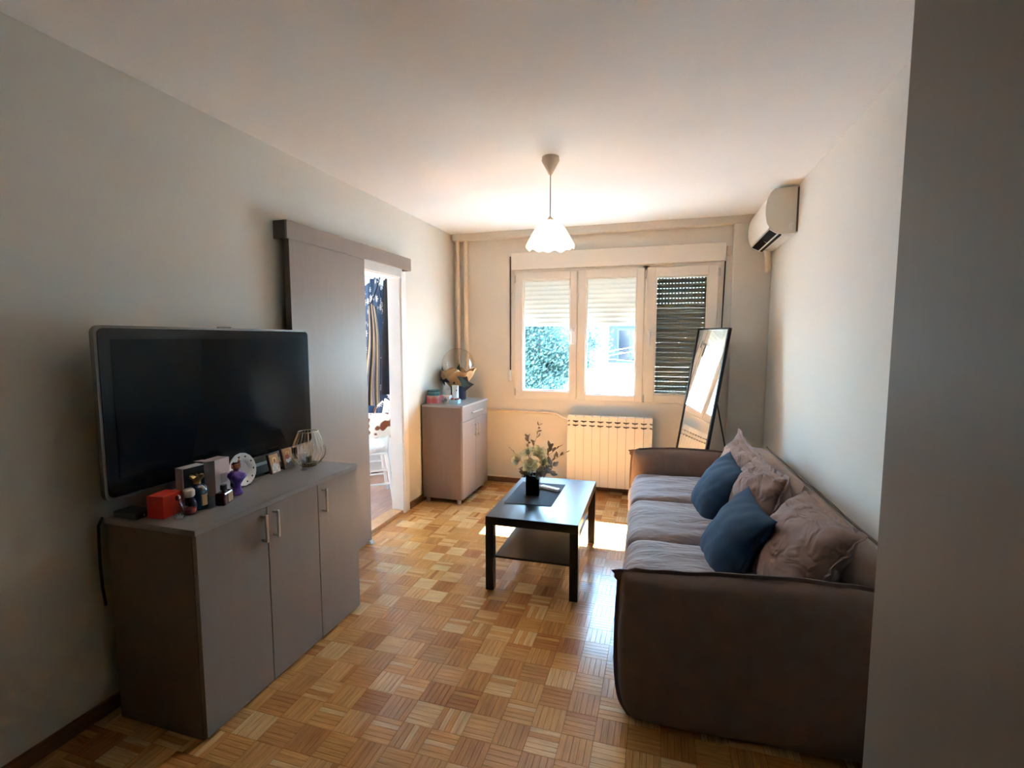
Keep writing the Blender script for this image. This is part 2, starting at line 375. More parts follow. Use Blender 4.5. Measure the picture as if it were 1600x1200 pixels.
def wr(x, y, z, s, seed=0.0):
    return noise.noise(Vector((x * s + seed, y * s - seed * .7, z * s + seed * 1.3)))
def soft_box(sx, sy, sz, r, n=14, crown=0.0, wrinkle=0.0, wscale=(6, 6, 6), seed=0.0):
    """rounded, slightly crowned upholstery block centred on the origin"""
    b_ = MB(); idx = {}; hx, hy, hz = sx / 2, sy / 2, sz / 2
    def vert(i, j, k, nx, ny, nz):
        key = (i, j, k)
        if key in idx: return idx[key]
        def sp(a, h):
            return math.copysign(abs(a) ** .8, a) * h
        p = Vector((sp(2 * i / nx - 1, hx), sp(2 * j / ny - 1, hy), sp(2 * k / nz - 1, hz)))
        inn = Vector((max(-hx + r, min(hx - r, p.x)), max(-hy + r, min(hy - r, p.y)), max(-hz + r, min(hz - r, p.z))))
        d = p - inn
        nrm = d.normalized() if d.length > 1e-6 else Vector((0, 0, 0))
        q = inn + nrm * r if d.length > 1e-6 else p
        u, v, ww = q.x / hx, q.y / hy, q.z / hz
        q.z += crown * (1 - u * u) * (1 - v * v) * (1 if q.z > 0 else 0)
        q.x += math.copysign(crown * .5 * (1 - v * v) * (1 - ww * ww), q.x) if abs(u) > .7 else 0
        if wrinkle:
            q += nrm * wrinkle * (noise.noise(Vector((q.x * wscale[0] + seed, q.y * wscale[1], q.z * wscale[2]))))
            q += nrm * wrinkle * .8 * (1 - abs(noise.noise(Vector((q.x * wscale[0] * .7 + seed * 3, q.y * wscale[1] * 1.6, q.z * wscale[2])))) * 3)*.4
        idx[key] = len(b_.v); b_.v.append(tuple(q)); return idx[key]
    nx = max(6, int(n * min(2.2, sx / max(sx, sy, sz) * 2))); ny = max(6, int(n * min(2.2, sy / max(sx, sy, sz) * 2))); nz = max(6, int(n * min(2.2, sz / max(sx, sy, sz) * 2)))
    def quad(a, b2, c, d): b_.f.append((a, b2, c, d))
    for i in range(nx):
        for j in range(ny):
            for k, fl in ((0, True), (nz, False)):
                q = [vert(i, j, k, nx, ny, nz), vert(i + 1, j, k, nx, ny, nz), vert(i + 1, j + 1, k, nx, ny, nz), vert(i, j + 1, k, nx, ny, nz)]
                quad(*(q[::-1] if fl else q))
    for i in range(nx):
        for k in range(nz):
            for j, fl in ((0, False), (ny, True)):
                q = [vert(i, j, k, nx, ny, nz), vert(i + 1, j, k, nx, ny, nz), vert(i + 1, j, k + 1, nx, ny, nz), vert(i, j, k + 1, nx, ny, nz)]
                quad(*(q[::-1] if fl else q))
    for j in range(ny):
        for k in range(nz):
            for i, fl in ((0, True), (nx, False)):
                q = [vert(i, j, k, nx, ny, nz), vert(i, j + 1, k, nx, ny, nz), vert(i, j + 1, k + 1, nx, ny, nz), vert(i, j, k + 1, nx, ny, nz)]
                quad(*(q[::-1] if fl else q))
    return b_
def pillow_mesh(wd, ht, th, n=26, pinch=0.10, flange=0.0, wrinkle=0.01, seed=0.0, expo=0.62, bend=0.0):
    """pillow in the local XZ plane (x width, z height), thickness along y"""
    b_ = MB(); N_ = n
    def pt(i, j, side):
        u, v = 2 * i / N_ - 1, 2 * j / N_ - 1
        e = max(0.0, (1 - abs(u) ** 2.6) * (1 - abs(v) ** 2.6)) ** expo
        x = u * wd / 2 * (1 - pinch * (1 - v * v)); z = v * ht / 2 * (1 - pinch * (1 - u * u))
        rd = wrinkle * (noise.noise(Vector((x * 7 + seed, z * 7, side))) + .7 * noise.noise(Vector((x * 22 + z * 9 + seed, z * 10, side * 2.0))))
        edge = (max(abs(u), abs(v))) ** 3
        rad_ = wrinkle * 1.2 * edge * math.sin(14 * (u + seed) if abs(v) > abs(u) else 14 * (v + seed))* (1 - edge * .6)
        y = side * (th / 2 * e + (rd + rad_) * min(1, e * 3)) + bend * (u * u + v * v - .6)
        return (x, y, z)
    ids = {}
    for side in (1, -1):
        for i in range(N_ + 1):
            for j in range(N_ + 1):
                rim = i in (0, N_) or j in (0, N_)
                if rim and side == -1: ids[(i, j, -1)] = ids[(i, j, 1)]; continue
                ids[(i, j, side)] = len(b_.v); b_.v.append(pt(i, j, side))
        for i in range(N_):
            for j in range(N_):
                q = (ids[(i, j, side)], ids[(i + 1, j, side)], ids[(i + 1, j + 1, side)], ids[(i, j + 1, side)])
                b_.f.append(q[::-1] if side == 1 else q)
    fl = None
    if flange > 0:
        fl = MB()
        rim = [(i, 0) for i in range(N_)] + [(N_, j) for j in range(N_)] + [(i, N_) for i in range(N_, 0, -1)] + [(0, j) for j in range(N_, 0, -1)]
        m = len(rim)
        for k, (i, j) in enumerate(rim):
            x, y, z = pt(i, j, 1); d = Vector((x, 0, z)); cu = Vector((2 * i / N_ - 1, 0, 2 * j / N_ - 1))
            o = Vector((cu.x if abs(cu.x) > .985 else 0, 0, cu.z if abs(cu.z) > .985 else 0)); o.normalize()
            wv = .006 * math.sin(k * 1.1 + seed) + .004 * math.sin(k * 2.7)
            P0 = Vector((x, y, z)) - o * .006; P1 = Vector((x, y + wv, z)) + o * flange
            for q in (P0 + Vector((0, .003, 0)), P0 - Vector((0, .003, 0)), P1 - Vector((0, .0025, 0)), P1 + Vector((0, .0025, 0))): fl.v.append(tuple(q))
        for k in range(m):
            a, c = k * 4, ((k + 1) % m) * 4
            for s_ in range(4): fl.f.append((a + s_, a + (s_ + 1) % 4, c + (s_ + 1) % 4, c + s_))
    return b_, fl
def place(xax, zax, org):
    """matrix whose local x goes along xax, local z along zax"""
    x = Vector(xax).normalized(); z = Vector(zax); z = (z - x * z.dot(x)).normalized(); y = z.cross(x)
    m = Matrix((x, y, z)).transposed().to_4x4(); m.translation = Vector(org); return m

# ------------------------------------------------------------------ room shell
RX, YW, YB, H, Y0 = 2.962, 4.762, 4.675, 2.547, -3.6
T = 0.10
DY0, DY1, DZ = 2.78, 3.64, 2.005          # doorway in the left wall

# parquet floor
fl = struct(box('floor', (0, RX, Y0, YW, -0.08, -0.004), 'subfloor'), 'oak mosaic parquet floor in a basket weave of small squares')
BS, FW = 0.12, 0.024
TONES = [(0.55, 0.275, 0.092), (0.60, 0.32, 0.115), (0.49, 0.225, 0.068), (0.65, 0.38, 0.155), (0.41, 0.165, 0.046), (0.58, 0.295, 0.090), (0.51, 0.245, 0.078), (0.67, 0.42, 0.185), (0.56, 0.27, 0.078), (0.46, 0.20, 0.058)]
def block_geo(vertical, tone, rnd):
    vs_, fs, cols, uvs = [], [], [], []
    for k in range(5):
        a0, a1 = k * FW - BS / 2, (k + 1) * FW - BS / 2
        c = .0009; g = .00035
        tt = tone if rnd.random() > .14 else rnd.choice(TONES)
        f_ = rnd.uniform(.93, 1.07); cc = tuple(x * f_ for x in tt)
        lo, hi = -BS / 2, BS / 2
        top = [(lo + c, a0 + c), (hi - c, a0 + c), (hi - c, a1 - c), (lo + c, a1 - c)]
        bot = [(lo + g, a0 + g), (hi - g, a0 + g), (hi - g, a1 - g), (lo + g, a1 - g)]
        base = len(vs_)
        for (u, v), z in [(q, 0.0) for q in top] + [(q, -0.0016) for q in bot]:
            vs_.append((v, u, z) if vertical else (u, v, z))
        ff = [(0, 1, 2, 3)] + [(i, 4 + i, 4 + (i + 1) % 4, (i + 1) % 4) for i in range(4)]
        ou, ov = rnd.uniform(0, 50), rnd.uniform(0, 50)
        for f in ff:
            fs.append(tuple(base + i for i in (f[::-1] if vertical else f)))
            for i in (f[::-1] if vertical else f):
                u, v = (top + bot)[i]; cols.append(cc + (1,)); uvs.append((u + ou, v + ov))
    return vs_, fs, cols, uvs
def block_mesh(name, geos):
    vs_, fs, cols, uvs = [], [], [], []
    for (g, off) in geos:
        o = len(vs_); vs_ += [(x + off[0], y + off[1], z) for x, y, z in g[0]]; fs += [tuple(i + o for i in f) for f in g[1]]; cols += g[2]; uvs += g[3]
    me = bpy.data.meshes.new(name); me.from_pydata(vs_, [], fs)
    ca = me.color_attributes.new('tone', 'FLOAT_COLOR', 'CORNER'); ca.data.foreach_set('color', [x for c in cols for x in c])
    ul = me.uv_layers.new(name='grain'); ul.data.foreach_set('uv', [x for c in uvs for x in c])
    me.materials.append(M['parquet_oak']); me.update(); return me
rnd = random.Random(11)
variants = {v: [block_geo(v, TONES[i % len(TONES)], rnd) for i in range(30)] for v in (True, False)}
cells = []
ix = 0; x = 0.078 - BS / 2
fwd = cam.rotation_euler.to_matrix() @ Vector((0, 0, -1)); rgt = cam.rotation_euler.to_matrix() @ Vector((1, 0, 0)); upv = rgt.cross(fwd)
FOOT = [(0.07, .52, 1.24, 2.22), (1.95, 2.96, 1.75, 4.1), (2.42, 2.96, -1.7, .84), (0, .42, 3.94, 4.6)]
while x < RX + .05:
    y = Y0 + .04; iy = 0
    while y < YW + .05:
        cells.append((x, y, (ix + iy) % 2 == 0)); y += BS; iy += 1
    x += BS; ix += 1
vis = []; rest = []
for (x, y, v) in cells:
    inside = 0.06 < x < RX - .06 and y < YW - .06
    d = Vector((x, y, 0)) - CAM; z = d.dot(fwd)
    ok = False
    if inside and z > .1:
        px, py = d.dot(rgt) / z * FPX, -d.dot(upv) / z * FPX
        ok = abs(px) < 815 and abs(py) < 620 and not any(a < x < b_ and c < y < e_ for a, b_, c, e_ in FOOT)
    (vis if ok else rest).append((z, x, y, v))
vis.sort(); rest += vis[300:]; vis = vis[:300]
bmesh_ = {v: [block_mesh('parquet_block', [(g, (0, 0))]) for g in variants[v]] for v in (True, False)}
for z, x, y, v in vis:
    ob = bpy.data.objects.new('parquet_block', rnd.choice(bmesh_[v])); col.objects.link(ob); ob.location = (x, y, 0); ob.parent = fl
ob = bpy.data.objects.new('parquet_field', block_mesh('parquet_field', [(rnd.choice(variants[v]), (x, y)) for z, x, y, v in rest])); col.objects.link(ob); ob.parent = fl; ob['kind'] = 'stuff'

struct(box('ceiling', (-.02, RX + .02, Y0, YW + .02, H, H + .12), 'ceiling_paint'), 'off-white plastered ceiling')
wl = MB(); wl.box(-T, 0, Y0, DY0, 0, H).box(-T, 0, DY1, YW, 0, H).box(-T, 0, DY0, DY1, DZ, H)
struct(wl.build('wall_left', 'wall_paint'), 'plain off-white wall with a doorway')
struct(box('wall_right', (RX, RX + .15, Y0, YW + .2, -.05, H), 'wall_paint'), 'plain off-white wall behind the sofa')
struct(box('wall_near', (-T, RX + .15, Y0 - .12, Y0, -.05, H), 'taupe_side'))
# window wall with its opening, beam and pier
WX0, WX1, WZ0, WZ1 = .655, 2.572, .883, 2.17
SX0 = -3.0
wf = MB()
wf.box(0, WX0, YW, YW + .24, -.1, H).box(WX1, RX + .15, YW, YW + .24, -.1, H).box(WX0, WX1, YW, YW + .24, -.1, WZ0).box(WX0, WX1, YW, YW + .24, 2.40, H)
wf.box(WX0, WX1, YW, YW + .075, WZ1, 2.40)
struct(wf.build('wall_window', 'window_wall_paint'), 'warm cream wall around the three-leaf window')
struct(box('trim_1', (0.012, RX, YB, YW, 2.482, H), 'window_wall_paint', bevel=.004), 'shallow plastered beam along the ceiling above the window')
struct(box('trim_2', (2.662, RX, YB + .001, YW, 0, 2.482), 'window_wall_paint', bevel=.006), 'plastered pier between window and right wall')
# baseboards
struct(MB().box(0, .014, Y0, DY0 - .07, 0, .06).box(0, .014, DY1 + .085, YW, 0, .06).build('baseboard_left', 'baseboard_wood', bevel=.003), 'dark brown wooden skirting')
struct(MB().box(0, 2.66, YW - .014, YW, 0, .055).build('baseboard_window', 'baseboard_wood', bevel=.003), 'dark brown wooden skirting under the window')
struct(MB().box(0, 2.66, YW - .020, YW, .055, .064).build('trim_3', 'pipe_paint'), 'thin cream strip above the skirting')
struct(MB().box(RX - .014, RX, .86, YB, 0, .06).build('baseboard_right', 'baseboard_wood', bevel=.003))

# doorway lining and casing
dl = struct(MB().box(-T - .01, .004, DY1 - .022, DY1 + .001, 0, DZ).box(-T - .01, .004, DY0 - .001, DY0 + .022, 0, DZ).box(-T - .01, .004, DY0, DY1, DZ - .02, DZ + .002).build('trim_4', 'white_lacquer', bevel=.002), 'white painted door lining')
struct(MB().box(0, .016, DY1 - .012, DY1 + .065, 0, DZ + .07).box(0, .016, DY0 - .075, DY0 + .012, 0, DZ + .07).box(0, .016, DY0 + .012, DY1 - .012, DZ - .012, DZ + .07).build('trim_5', 'white_lacquer', bevel=.003), 'white painted door casing')
struct(box('trim_6', (-T - .02, -.005, DY0 + .022, DY1 - .022, 0, .028), 'threshold_wood', bevel=.003), 'raised wooden threshold in the doorway')

# sliding door with pelmet
sd = thing('sliding_door', 'tall taupe laminate sliding door pushed partly across the doorway', 'door', (0.045, 2.27, 0))
MB().box(0, .035, 0, .735, .012, 2.075).build('door_panel', 'taupe_laminate', sd, bevel=.0015)
MB().box(-.001, .036, -.0015, .0, .012, 2.075).build('edge_band', 'dark_edge', sd)
pl = thing('door_pelmet', 'taupe box pelmet hiding the sliding door track on the wall', 'pelmet', (0, 2.245, 2.045))
MB().box(.078, .092, 0, 1.415, 0, .098).build('front_board', 'taupe_laminate', pl, bevel=.001)
MB().box(0, .0775, .0, .014, 0, .098).build('end_board', 'dark_edge', pl)
MB().box(0, .0775, 1.401, 1.415, 0, .098).build('end_board', 'taupe_laminate', pl)
MB().box(0, .0775, .014, 1.401, .085, .098).build('top_board', 'taupe_laminate', pl)
g = thing('floor_guide', 'small clear plastic guide on the floor under the sliding door corner', 'door guide', (0.075, 2.985, 0))
MB().box(-.03, .03, -.018, .018, 0, .006).build('foot_plate', 'white_plastic', g, bevel=.001)
MB().box(.008, .02, -.018, .018, .006, .024).build('upright', 'white_plastic', g, bevel=.001)

# ------------------------------------------------------------------ window
FY0, FY1 = YW - .008, YW + .062
wo = struct(MB().box(WX0 - .01, WX0 + .045, FY0 + .012, FY1, WZ0 - .01, WZ1 + .005).box(WX1 - .045, WX1 + .01, FY0 + .012, FY1, WZ0 - .01, WZ1 + .005)
            .box(WX0 + .045, WX1 - .045, FY0 + .012, FY1, WZ0 - .01, WZ0 + .035).box(WX0 + .045, WX1 - .045, FY0 + .012, FY1, WZ1 - .04, WZ1 + .005)
            .box(1.895, 1.965, FY0 + .012, FY1, WZ0, WZ1).box(1.285, 1.315, FY0 + .02, FY1, WZ0, WZ1).build('window_1', 'white_pvc', bevel=.003), 'white plastic three-leaf window with roller shutters')
def sash(x0, x1, gx0, gx1, gz0, gz1, z0, z1, dy):
    s_ = MB().box(x0, gx0, FY0 + dy, FY1 - .012, z0, z1).box(gx1, x1, FY0 + dy, FY1 - .012, z0, z1).box(gx0, gx1, FY0 + dy, FY1 - .012, z0, gz0).box(gx0, gx1, FY0 + dy, FY1 - .012, gz1, z1)
    o = s_.build('sash', 'white_pvc', wo, bevel=.004)
    bd = .012
    MB().box(gx0, gx0 + bd, FY0 + dy + .012, FY1 - .03, gz0, gz1).box(gx1 - bd, gx1, FY0 + dy + .012, FY1 - .03, gz0, gz1).box(gx0 + bd, gx1 - bd, FY0 + dy + .012, FY1 - .03, gz0, gz0 + bd).box(gx0 + bd, gx1 - bd, FY0 + dy + .012, FY1 - .03, gz1 - bd, gz1).build('glazing_bead', 'white_pvc', o)
    MB().box(gx0 + .004, gx1 - .004, FY0 + .036, FY0 + .040, gz0 + .004, gz1 - .004).build('pane', 'pane_glass', o)
    return o
sa = sash(WX0 + .015, 1.288, .742, 1.222, .968, 2.072, WZ0 + .012, WZ1 - .022, 0)
sb_ = sash(1.302, 1.918, 1.374, 1.850, .945, 2.072, WZ0 + .006, WZ1 - .022, 0)
sc_ = sash(1.936, WX1 - .018, 2.020, 2.472, .962, 2.060, WZ0 + .008, WZ1 - .022, 0)
def handle(par, x, z):
    h = MB().box(x - .014, x + .014, FY0 - .012, FY0 + .001, z - .03, z + .04).build('handle', 'white_plastic', par, bevel=.004)
    MB().box(x - .010, x + .010, FY0 - .045, FY0 - .010, z, z + .02).box(x - .011, x + .011, FY0 - .052, FY0 - .036, z - .115, z + .02).build('lever', 'white_plastic', h, bevel=.005)
handle(sa, 1.254, 1.555); handle(sc_, 1.972, 1.535)
def hinge(par, x, z): MB().lathe([(.007, 0), (.007, .06)], 10, (x, FY0 - .006, z)).lathe([(.009, 0), (.009, .010)], 10, (x, FY0 - .006, z - .012)).build('hinge', 'steel', par, smooth=True, angle=40)
for x, z in ((WX0 + .008, .93), (WX0 + .008, 2.06)): hinge(sa, x, z)
for x, z in ((1.926, .90), (1.926, 2.06)): hinge(sb_, x, z)
for x, z in ((WX1 - .010, 2.06), (WX1 - .010, .92)): hinge(sc_, x, z)
sbx = struct(box('trim_7', (.627, 2.612, YW - .028, YW, 2.176, 2.338), 'white_pvc', bevel=.004), 'cream roller shutter box cover above the window')
# outside sill and shutter rails
struct(box('trim_8', (WX0, WX1, YW + .075, YW + .30, WZ0 - .02, WZ0 + .005), 'render_white'), 'outside window sill')
struct(MB().box(WX0, WX0 + .03, YW + .07, YW + .13, WZ0, 2.3).box(1.90, 1.96, YW + .07, YW + .13, WZ0, 2.3).box(WX1 - .03, WX1, YW + .07, YW + .13, WZ0, 2.3).build('trim_9', 'white_pvc'), 'shutter guide rails')
SP = 0.046
def slat_mesh(x0, x1, tabs):
    s_ = MB(); hy = .011; yc = YW + .10; nseg = 5; h = SP - .0024
    pr = []
    for i in range(nseg + 1):
        a = i / nseg; pr.append((yc - .004 + hy * .55 * math.sin(PI * a), a * h))
    poly = [(y_, z_) for y_, z_ in pr] + [(y_ - .009, z_) for y_, z_ in reversed(pr)]
    s_.prism(poly, x0, x1, 'x')
    px = x0; n = 0
    if tabs:
        while px < x1:
            s_.box(px, min(px + .021, x1), yc - .014, yc - .004, h - .001, SP + .0005); px += .029
    else:
        s_.box(x0, x1, yc - .010, yc - .004, h - .001, SP + .0005)
    return s_
sh1 = thing('roller_shutter', 'white roller shutter lowered to half height behind the two left window leaves', 'roller shutter', (0, 0, 1.648))
s0 = slat_mesh(WX0 + .02, 1.905, False).build('slat', 'shutter_white', sh1, smooth=True, angle=50)
for k in range(1, 14):
    c = s0.copy(); col.objects.link(c); c.parent = sh1; c.location = (0, 0, k * SP)
MB().box(WX0 + .02, 1.905, YW + .088, YW + .112, -.03, .0).build('bottom_rail', 'shutter_white', sh1)
sh2 = thing('roller_shutter', 'grey-green roller shutter fully closed behind the right window leaf', 'roller shutter', (0, 0, WZ0 + .02))
s0 = slat_mesh(1.952, WX1 - .02, True).build('slat', 'shutter_grey', sh2, smooth=True, angle=50)
for k in range(1, 30):
    c = s0.copy(); col.objects.link(c); c.parent = sh2; c.location = (0, 0, k * SP)
# straps
s1 = thing('shutter_strap', 'dark shutter strap with white winder left of the window', 'strap', (.614, YW, 1.08))
MB().box(-.006, .006, -.012, -.009, .06, 1.23).build('webbing', 'black_plastic', s1)
MB().box(-.022, .016, -.035, 0, -.02, .095).build('winder', 'white_plastic', s1, bevel=.008)
s2 = thing('shutter_strap', 'dark shutter strap running down right of the window behind the mirror', 'strap', (2.605, YW, .98))
MB().add([(-.004 + .002, -.016, 1.325), (.010, -.016, 1.325), (.010, -.012, 1.325), (-.002, -.012, 1.325), (-.026, -.016, .1), (-.014, -.016, .1), (-.014, -.012, .1), (-.026, -.012, .1)],
         [(0, 1, 2, 3), (7, 6, 5, 4), (0, 4, 5, 1), (1, 5, 6, 2), (2, 6, 7, 3), (3, 7, 4, 0)]).build('webbing', 'black_plastic', s2)
MB().box(-.038, -.002, -.04, 0, -.02, .13).build('winder', 'white_plastic', s2, bevel=.008)
MB().box(.012, .046, -.03, 0, 1.24, 1.325).build('strap_guide', 'lamp_beige', s2, bevel=.003)

# heating pipes
def pipe(name, label, pts, r, n=12):
    return tag(MB().tube(pts, r, n).build(name, 'pipe_paint', smooth=True, angle=50), label, 'pipe')
pipe('heating_pipe', 'thinner cream heating pipe nearer the corner, rising behind the balloon', [(.062, 4.715, 0), (.062, 4.715, 1.5), (.062, 4.715, 2.482)], .020)
pipe('heating_pipe', 'cream heating pipe farther from the corner, left of the window', [(.150, 4.715, 0), (.150, 4.715, 1.5), (.150, 4.715, 2.482)], .022)
pipe('radiator_pipe', 'thin cream pipe running along the wall to the radiator', [(.15, YW - .018, .762), (1.04, YW - .018, .748), (1.075, YW - .018, .752), (1.13, YW - .03, .725), (1.20, 4.69, .705), (1.235, 4.69, .700)], .011, 10)

# radiator
rd = thing('radiator', 'white ribbed aluminium radiator under the window', 'radiator', (1.224, 4.643, .066))
RH = .685; RW = .08
def notch(side):  # outline of one section with its side notches
    w2 = RW / 2 - .0026
    L = [(-w2, 0)]
    for z in (.580, .620): L += [(-w2, z), (-.011, z + .008), (-.011, z + .022), (-w2, z + .018)]
    L += [(-w2, RH - .012), (-w2 + .008, RH), (w2 - .008, RH), (w2, RH - .012)]
    for z in (.620, .580): L += [(w2, z + .018), (.011, z + .022), (.011, z + .008), (w2, z)]
    return L + [(w2, 0)]
sec = MB().prism(notch(0), -.002, .006, 'y').build('section', 'radiator_enamel', rd, bevel=.0012, loc=(RW / 2, 0, 0))
web = MB().box(-.012, .012, .006, .085, .0, RH - .03).box(-.036, .036, .02, .09, RH - .045, RH - .004).box(-.034, .034, .06, .066, .02, .56)
wb = web.build('fin', 'radiator_enamel', sec)
for k in range(1, 10):
    c = copy_tree(sec, rd); c.location = (RW * (k + .5), 0, 0)
MB().box(.004, .796, .030, .034, .02, .66).build('shade_plate', 'radiator_shade', rd)  # added dark sheet standing in for the shade behind joints and slots
for z in (.63, .05): MB().tube([(-.02, .045, z), (.0, .045, z)], .014, 10).build('end_plug', 'steel', rd)
for x in (.1, .68): MB().box(x, x + .02, .09, .118, .5, .56).build('wall_bracket', 'steel', rd)

# ------------------------------------------------------------------ air conditioner
ac = thing('air_conditioner', 'white wall-mounted air conditioner high on the right wall', 'air conditioner', (RX, 3.85, 2.225))
AL = .79
prof = [(0, .0), (-.075, -.004), (-.125, .006), (-.165, .032), (-.188, .075), (-.198, .13), (-.198, .19), (-.190, .235), (-.172, .275), (-.150, .296), (0, .302)]
body = MB().prism([(a, b_) for a, b_ in prof], 0.012, AL - .012, 'y').build('housing', 'ac_white', ac, smooth=True, angle=35)
for y0_, y1_, nm in ((-.004, .012, 'end_cap'), (AL - .012, AL + .004, 'end_cap')):
    MB().prism([(a * 1.006, b_ * 1.004) for a, b_ in prof], y0_, y1_, 'y').build(nm, 'ac_side', ac, bevel=.004, smooth=True, angle=40)
def on_lip(u, lift):  # points along the lower lip between the underside and the front
    a, b_ = Vector((-.090, -.003)), Vector((-.170, .038))
    q = a.lerp(b_, u); nn = Vector((-.45, -.89)); return q + nn * lift
for u0, u1, y0_, y1_ in ((.32, .97, .05, AL / 2 - .006), (.32, .97, AL / 2 + .006, AL - .05), (-.02, .20, .05, AL - .05)):
    P = [on_lip(u0, .008), on_lip(u1, .009), on_lip(u1, -.012), on_lip(u0, -.012)]
    MB().prism([(q.x, q.y) for q in P], y0_, y1_, 'y').build('outlet_slot', 'ac_dark', ac)
P = [on_lip(.21, .013), on_lip(.31, .013), on_lip(.31, -.01), on_lip(.21, -.01)]
MB().prism([(q.x, q.y) for q in P], .045, AL - .045, 'y').build('louvre', 'ac_white', ac, bevel=.002)
P = [on_lip(.97, .012), on_lip(1.06, .008), on_lip(1.06, -.01), on_lip(.96, -.01)]
MB().prism([(q.x, q.y) for q in P], .03, AL - .03, 'y').build('lip_trim', 'steel', ac)
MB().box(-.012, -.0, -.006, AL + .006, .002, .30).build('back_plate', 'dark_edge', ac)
arc = lambda cx, cz, r_, a0, a1, n=10: [(cx + r_ * math.cos(a0 + (a1 - a0) * i / n), -.0045, cz + r_ * math.sin(a0 + (a1 - a0) * i / n)) for i in range(n + 1)]
MB().tube(arc(-.032, .040, .022, 1.2, 4.6), .0016, 6).tube(arc(-.030, .040, .012, 1.0, 4.4), .0014, 6).build('side_mark', 'ac_white', ac)
MB().box(-.062, -.022, .05, .115, -.006, -.0035).build('rating_label', 'card_white', ac)
tag(MB().tube([(RX - .07, 4.53, 2.222), (RX - .055, 4.56, 2.17), (RX - .045, 4.59, 2.115), (RX - .03, 4.65, 2.075), (RX - .03, 4.674, 2.07)], .021, 12).build('drain_pipe', 'pipe_paint', smooth=True, angle=60), 'short cream pipe sleeve under the air conditioner', 'pipe')

# ------------------------------------------------------------------ pendant lamp
lp = thing('pendant_lamp', 'pendant lamp with scalloped opal glass shade and conical beige ceiling rose', 'ceiling lamp', (1.434, 2.87, 1.995))
zt = H - 1.995
MB().lathe([(.050, zt), (.050, zt - .012), (.046, zt - .016)], 28).build('ceiling_plate', 'lamp_beige', lp, smooth=True, angle=40)
MB().lathe([(.053, zt - .018), (.050, zt - .026), (.010, zt - .098), (.007, zt - .102)], 28).build('ceiling_rose', 'lamp_beige', lp, smooth=True, angle=40)
MB().tube([(0, 0, zt - .1), (0, 0, .205)], .0028, 8).build('cord', 'cord_grey', lp)
MB().lathe([(.006, .212), (.012, .204), (.024, .190), (.030, .180)], 20).build('shade_cap', 'lamp_beige', lp, smooth=True, angle=60)
def wv(k, a, r_, z):
    q = max(0.0, (.175 - z) / .145)
    return r_ * (1 + .018 * q * math.cos(12 * a)), z + q ** 4 * (.007 * math.cos(12 * a) + .004 * math.cos(7 * a + 1))
out = [(.024, .188), (.046, .178), (.070, .158), (.092, .125), (.113, .083), (.130, .045), (.143, .012), (.146, .004)]
out = [(r_, .030 + z * .86) for r_, z in out]
inn_ = [(r_ - .004, z - .001) for r_, z in reversed(out)]
MB().lathe(out + inn_, 60, wob=wv).build('shade', 'opal_glass', lp, smooth=True)
MB().lathe([(.014, .176), (.014, .13)], 16).build('socket', 'lamp_beige', lp)
MB().lathe([(.0, .046), (.014, .05), (.024, .064), (.027, .08), (.022, .1), (.014, .12), (.013, .132)], 20).build('bulb', 'bulb_lit', lp, smooth=True)

# ------------------------------------------------------------------ coffee table
ct = thing('coffee_table', 'black-brown square-legged coffee table with a lower shelf', 'coffee table', (1.115, 2.596, 0), math.radians(.965))
MB().box(0, .55, 0, .90, .40, .45).build('tabletop', 'table_black', ct, bevel=.0025)
for a, b_ in ((0, 0), (.5, 0), (0, .85), (.5, .85)):
    MB().box(a + .0005, a + .0495, b_ + .0005, b_ + .0495, 0, .3995).build('leg', 'table_black', ct, bevel=.002)
MB().box(.052, .498, .02, .88, .196, .208).build('shelf', 'table_black', ct, bevel=.002)
rot_t = Matrix.Translation((1.115, 2.596, 0)) @ Matrix.Rotation(math.radians(.965), 4, 'Z')
# runner
rn = MB(); nx_, ny_ = 10, 14
qd = [Vector((1.150, 2.845)), Vector((1.452, 2.870)), Vector((1.452, 3.345)), Vector((1.140, 3.335))]
for s_ in (0, 1):
    for j in range(ny_ + 1):
        for i in range(nx_ + 1):
            u, v = i / nx_, j / ny_
            q = (qd[0] * (1 - u) + qd[1] * u) * (1 - v) + (qd[3] * (1 - u) + qd[2] * u) * v
            zz = .4512 + .0012 * (1 + noise.noise(Vector((q.x * 18, q.y * 18, 0)))) + (.004 if (i == 0 and j == 0) else 0)
            rn.v.append((q.x, q.y, zz + (.0014 if s_ else 0)))
A = (nx_ + 1) * (ny_ + 1)
for j in range(ny_):
    for i in range(nx_):
        a = j * (nx_ + 1) + i; q = (a, a + 1, a + nx_ + 2, a + nx_ + 1)
        rn.f.append(q[::-1]); rn.f.append(tuple(k + A for k in q))
rim = [i for i in range(nx_ + 1)] + [j * (nx_ + 1) + nx_ for j in range(1, ny_ + 1)] + [ny_ * (nx_ + 1) + i for i in range(nx_ - 1, -1, -1)] + [j * (nx_ + 1) for j in range(ny_ - 1, 0, -1)]
for k in range(len(rim)): a, b_ = rim[k], rim[(k + 1) % len(rim)]; rn.f.append((a, b_, b_ + A, a + A))
tag(rn.build('table_runner', 'runner_cloth', smooth=True, angle=50), 'dark blue-black cloth runner laid flat on the coffee table', 'table runner')
TOPZ = .4555
# remote
rm = thing('remote_control', 'pale remote control lying on the runner beside the vase', 'remote control', (1.372, 3.195, TOPZ), math.radians(-24))
MB().box(-.075, .075, -.020, .020, 0, .018).build('case', 'white_plastic', rm, bevel=.005)
for k in range(5):
    for j in (-1, 0, 1): MB().box(-.055 + k * .022, -.043 + k * .022, j * .012 - .003, j * .012 + .003, .0182, .0195).build('button', 'button_grey', rm)
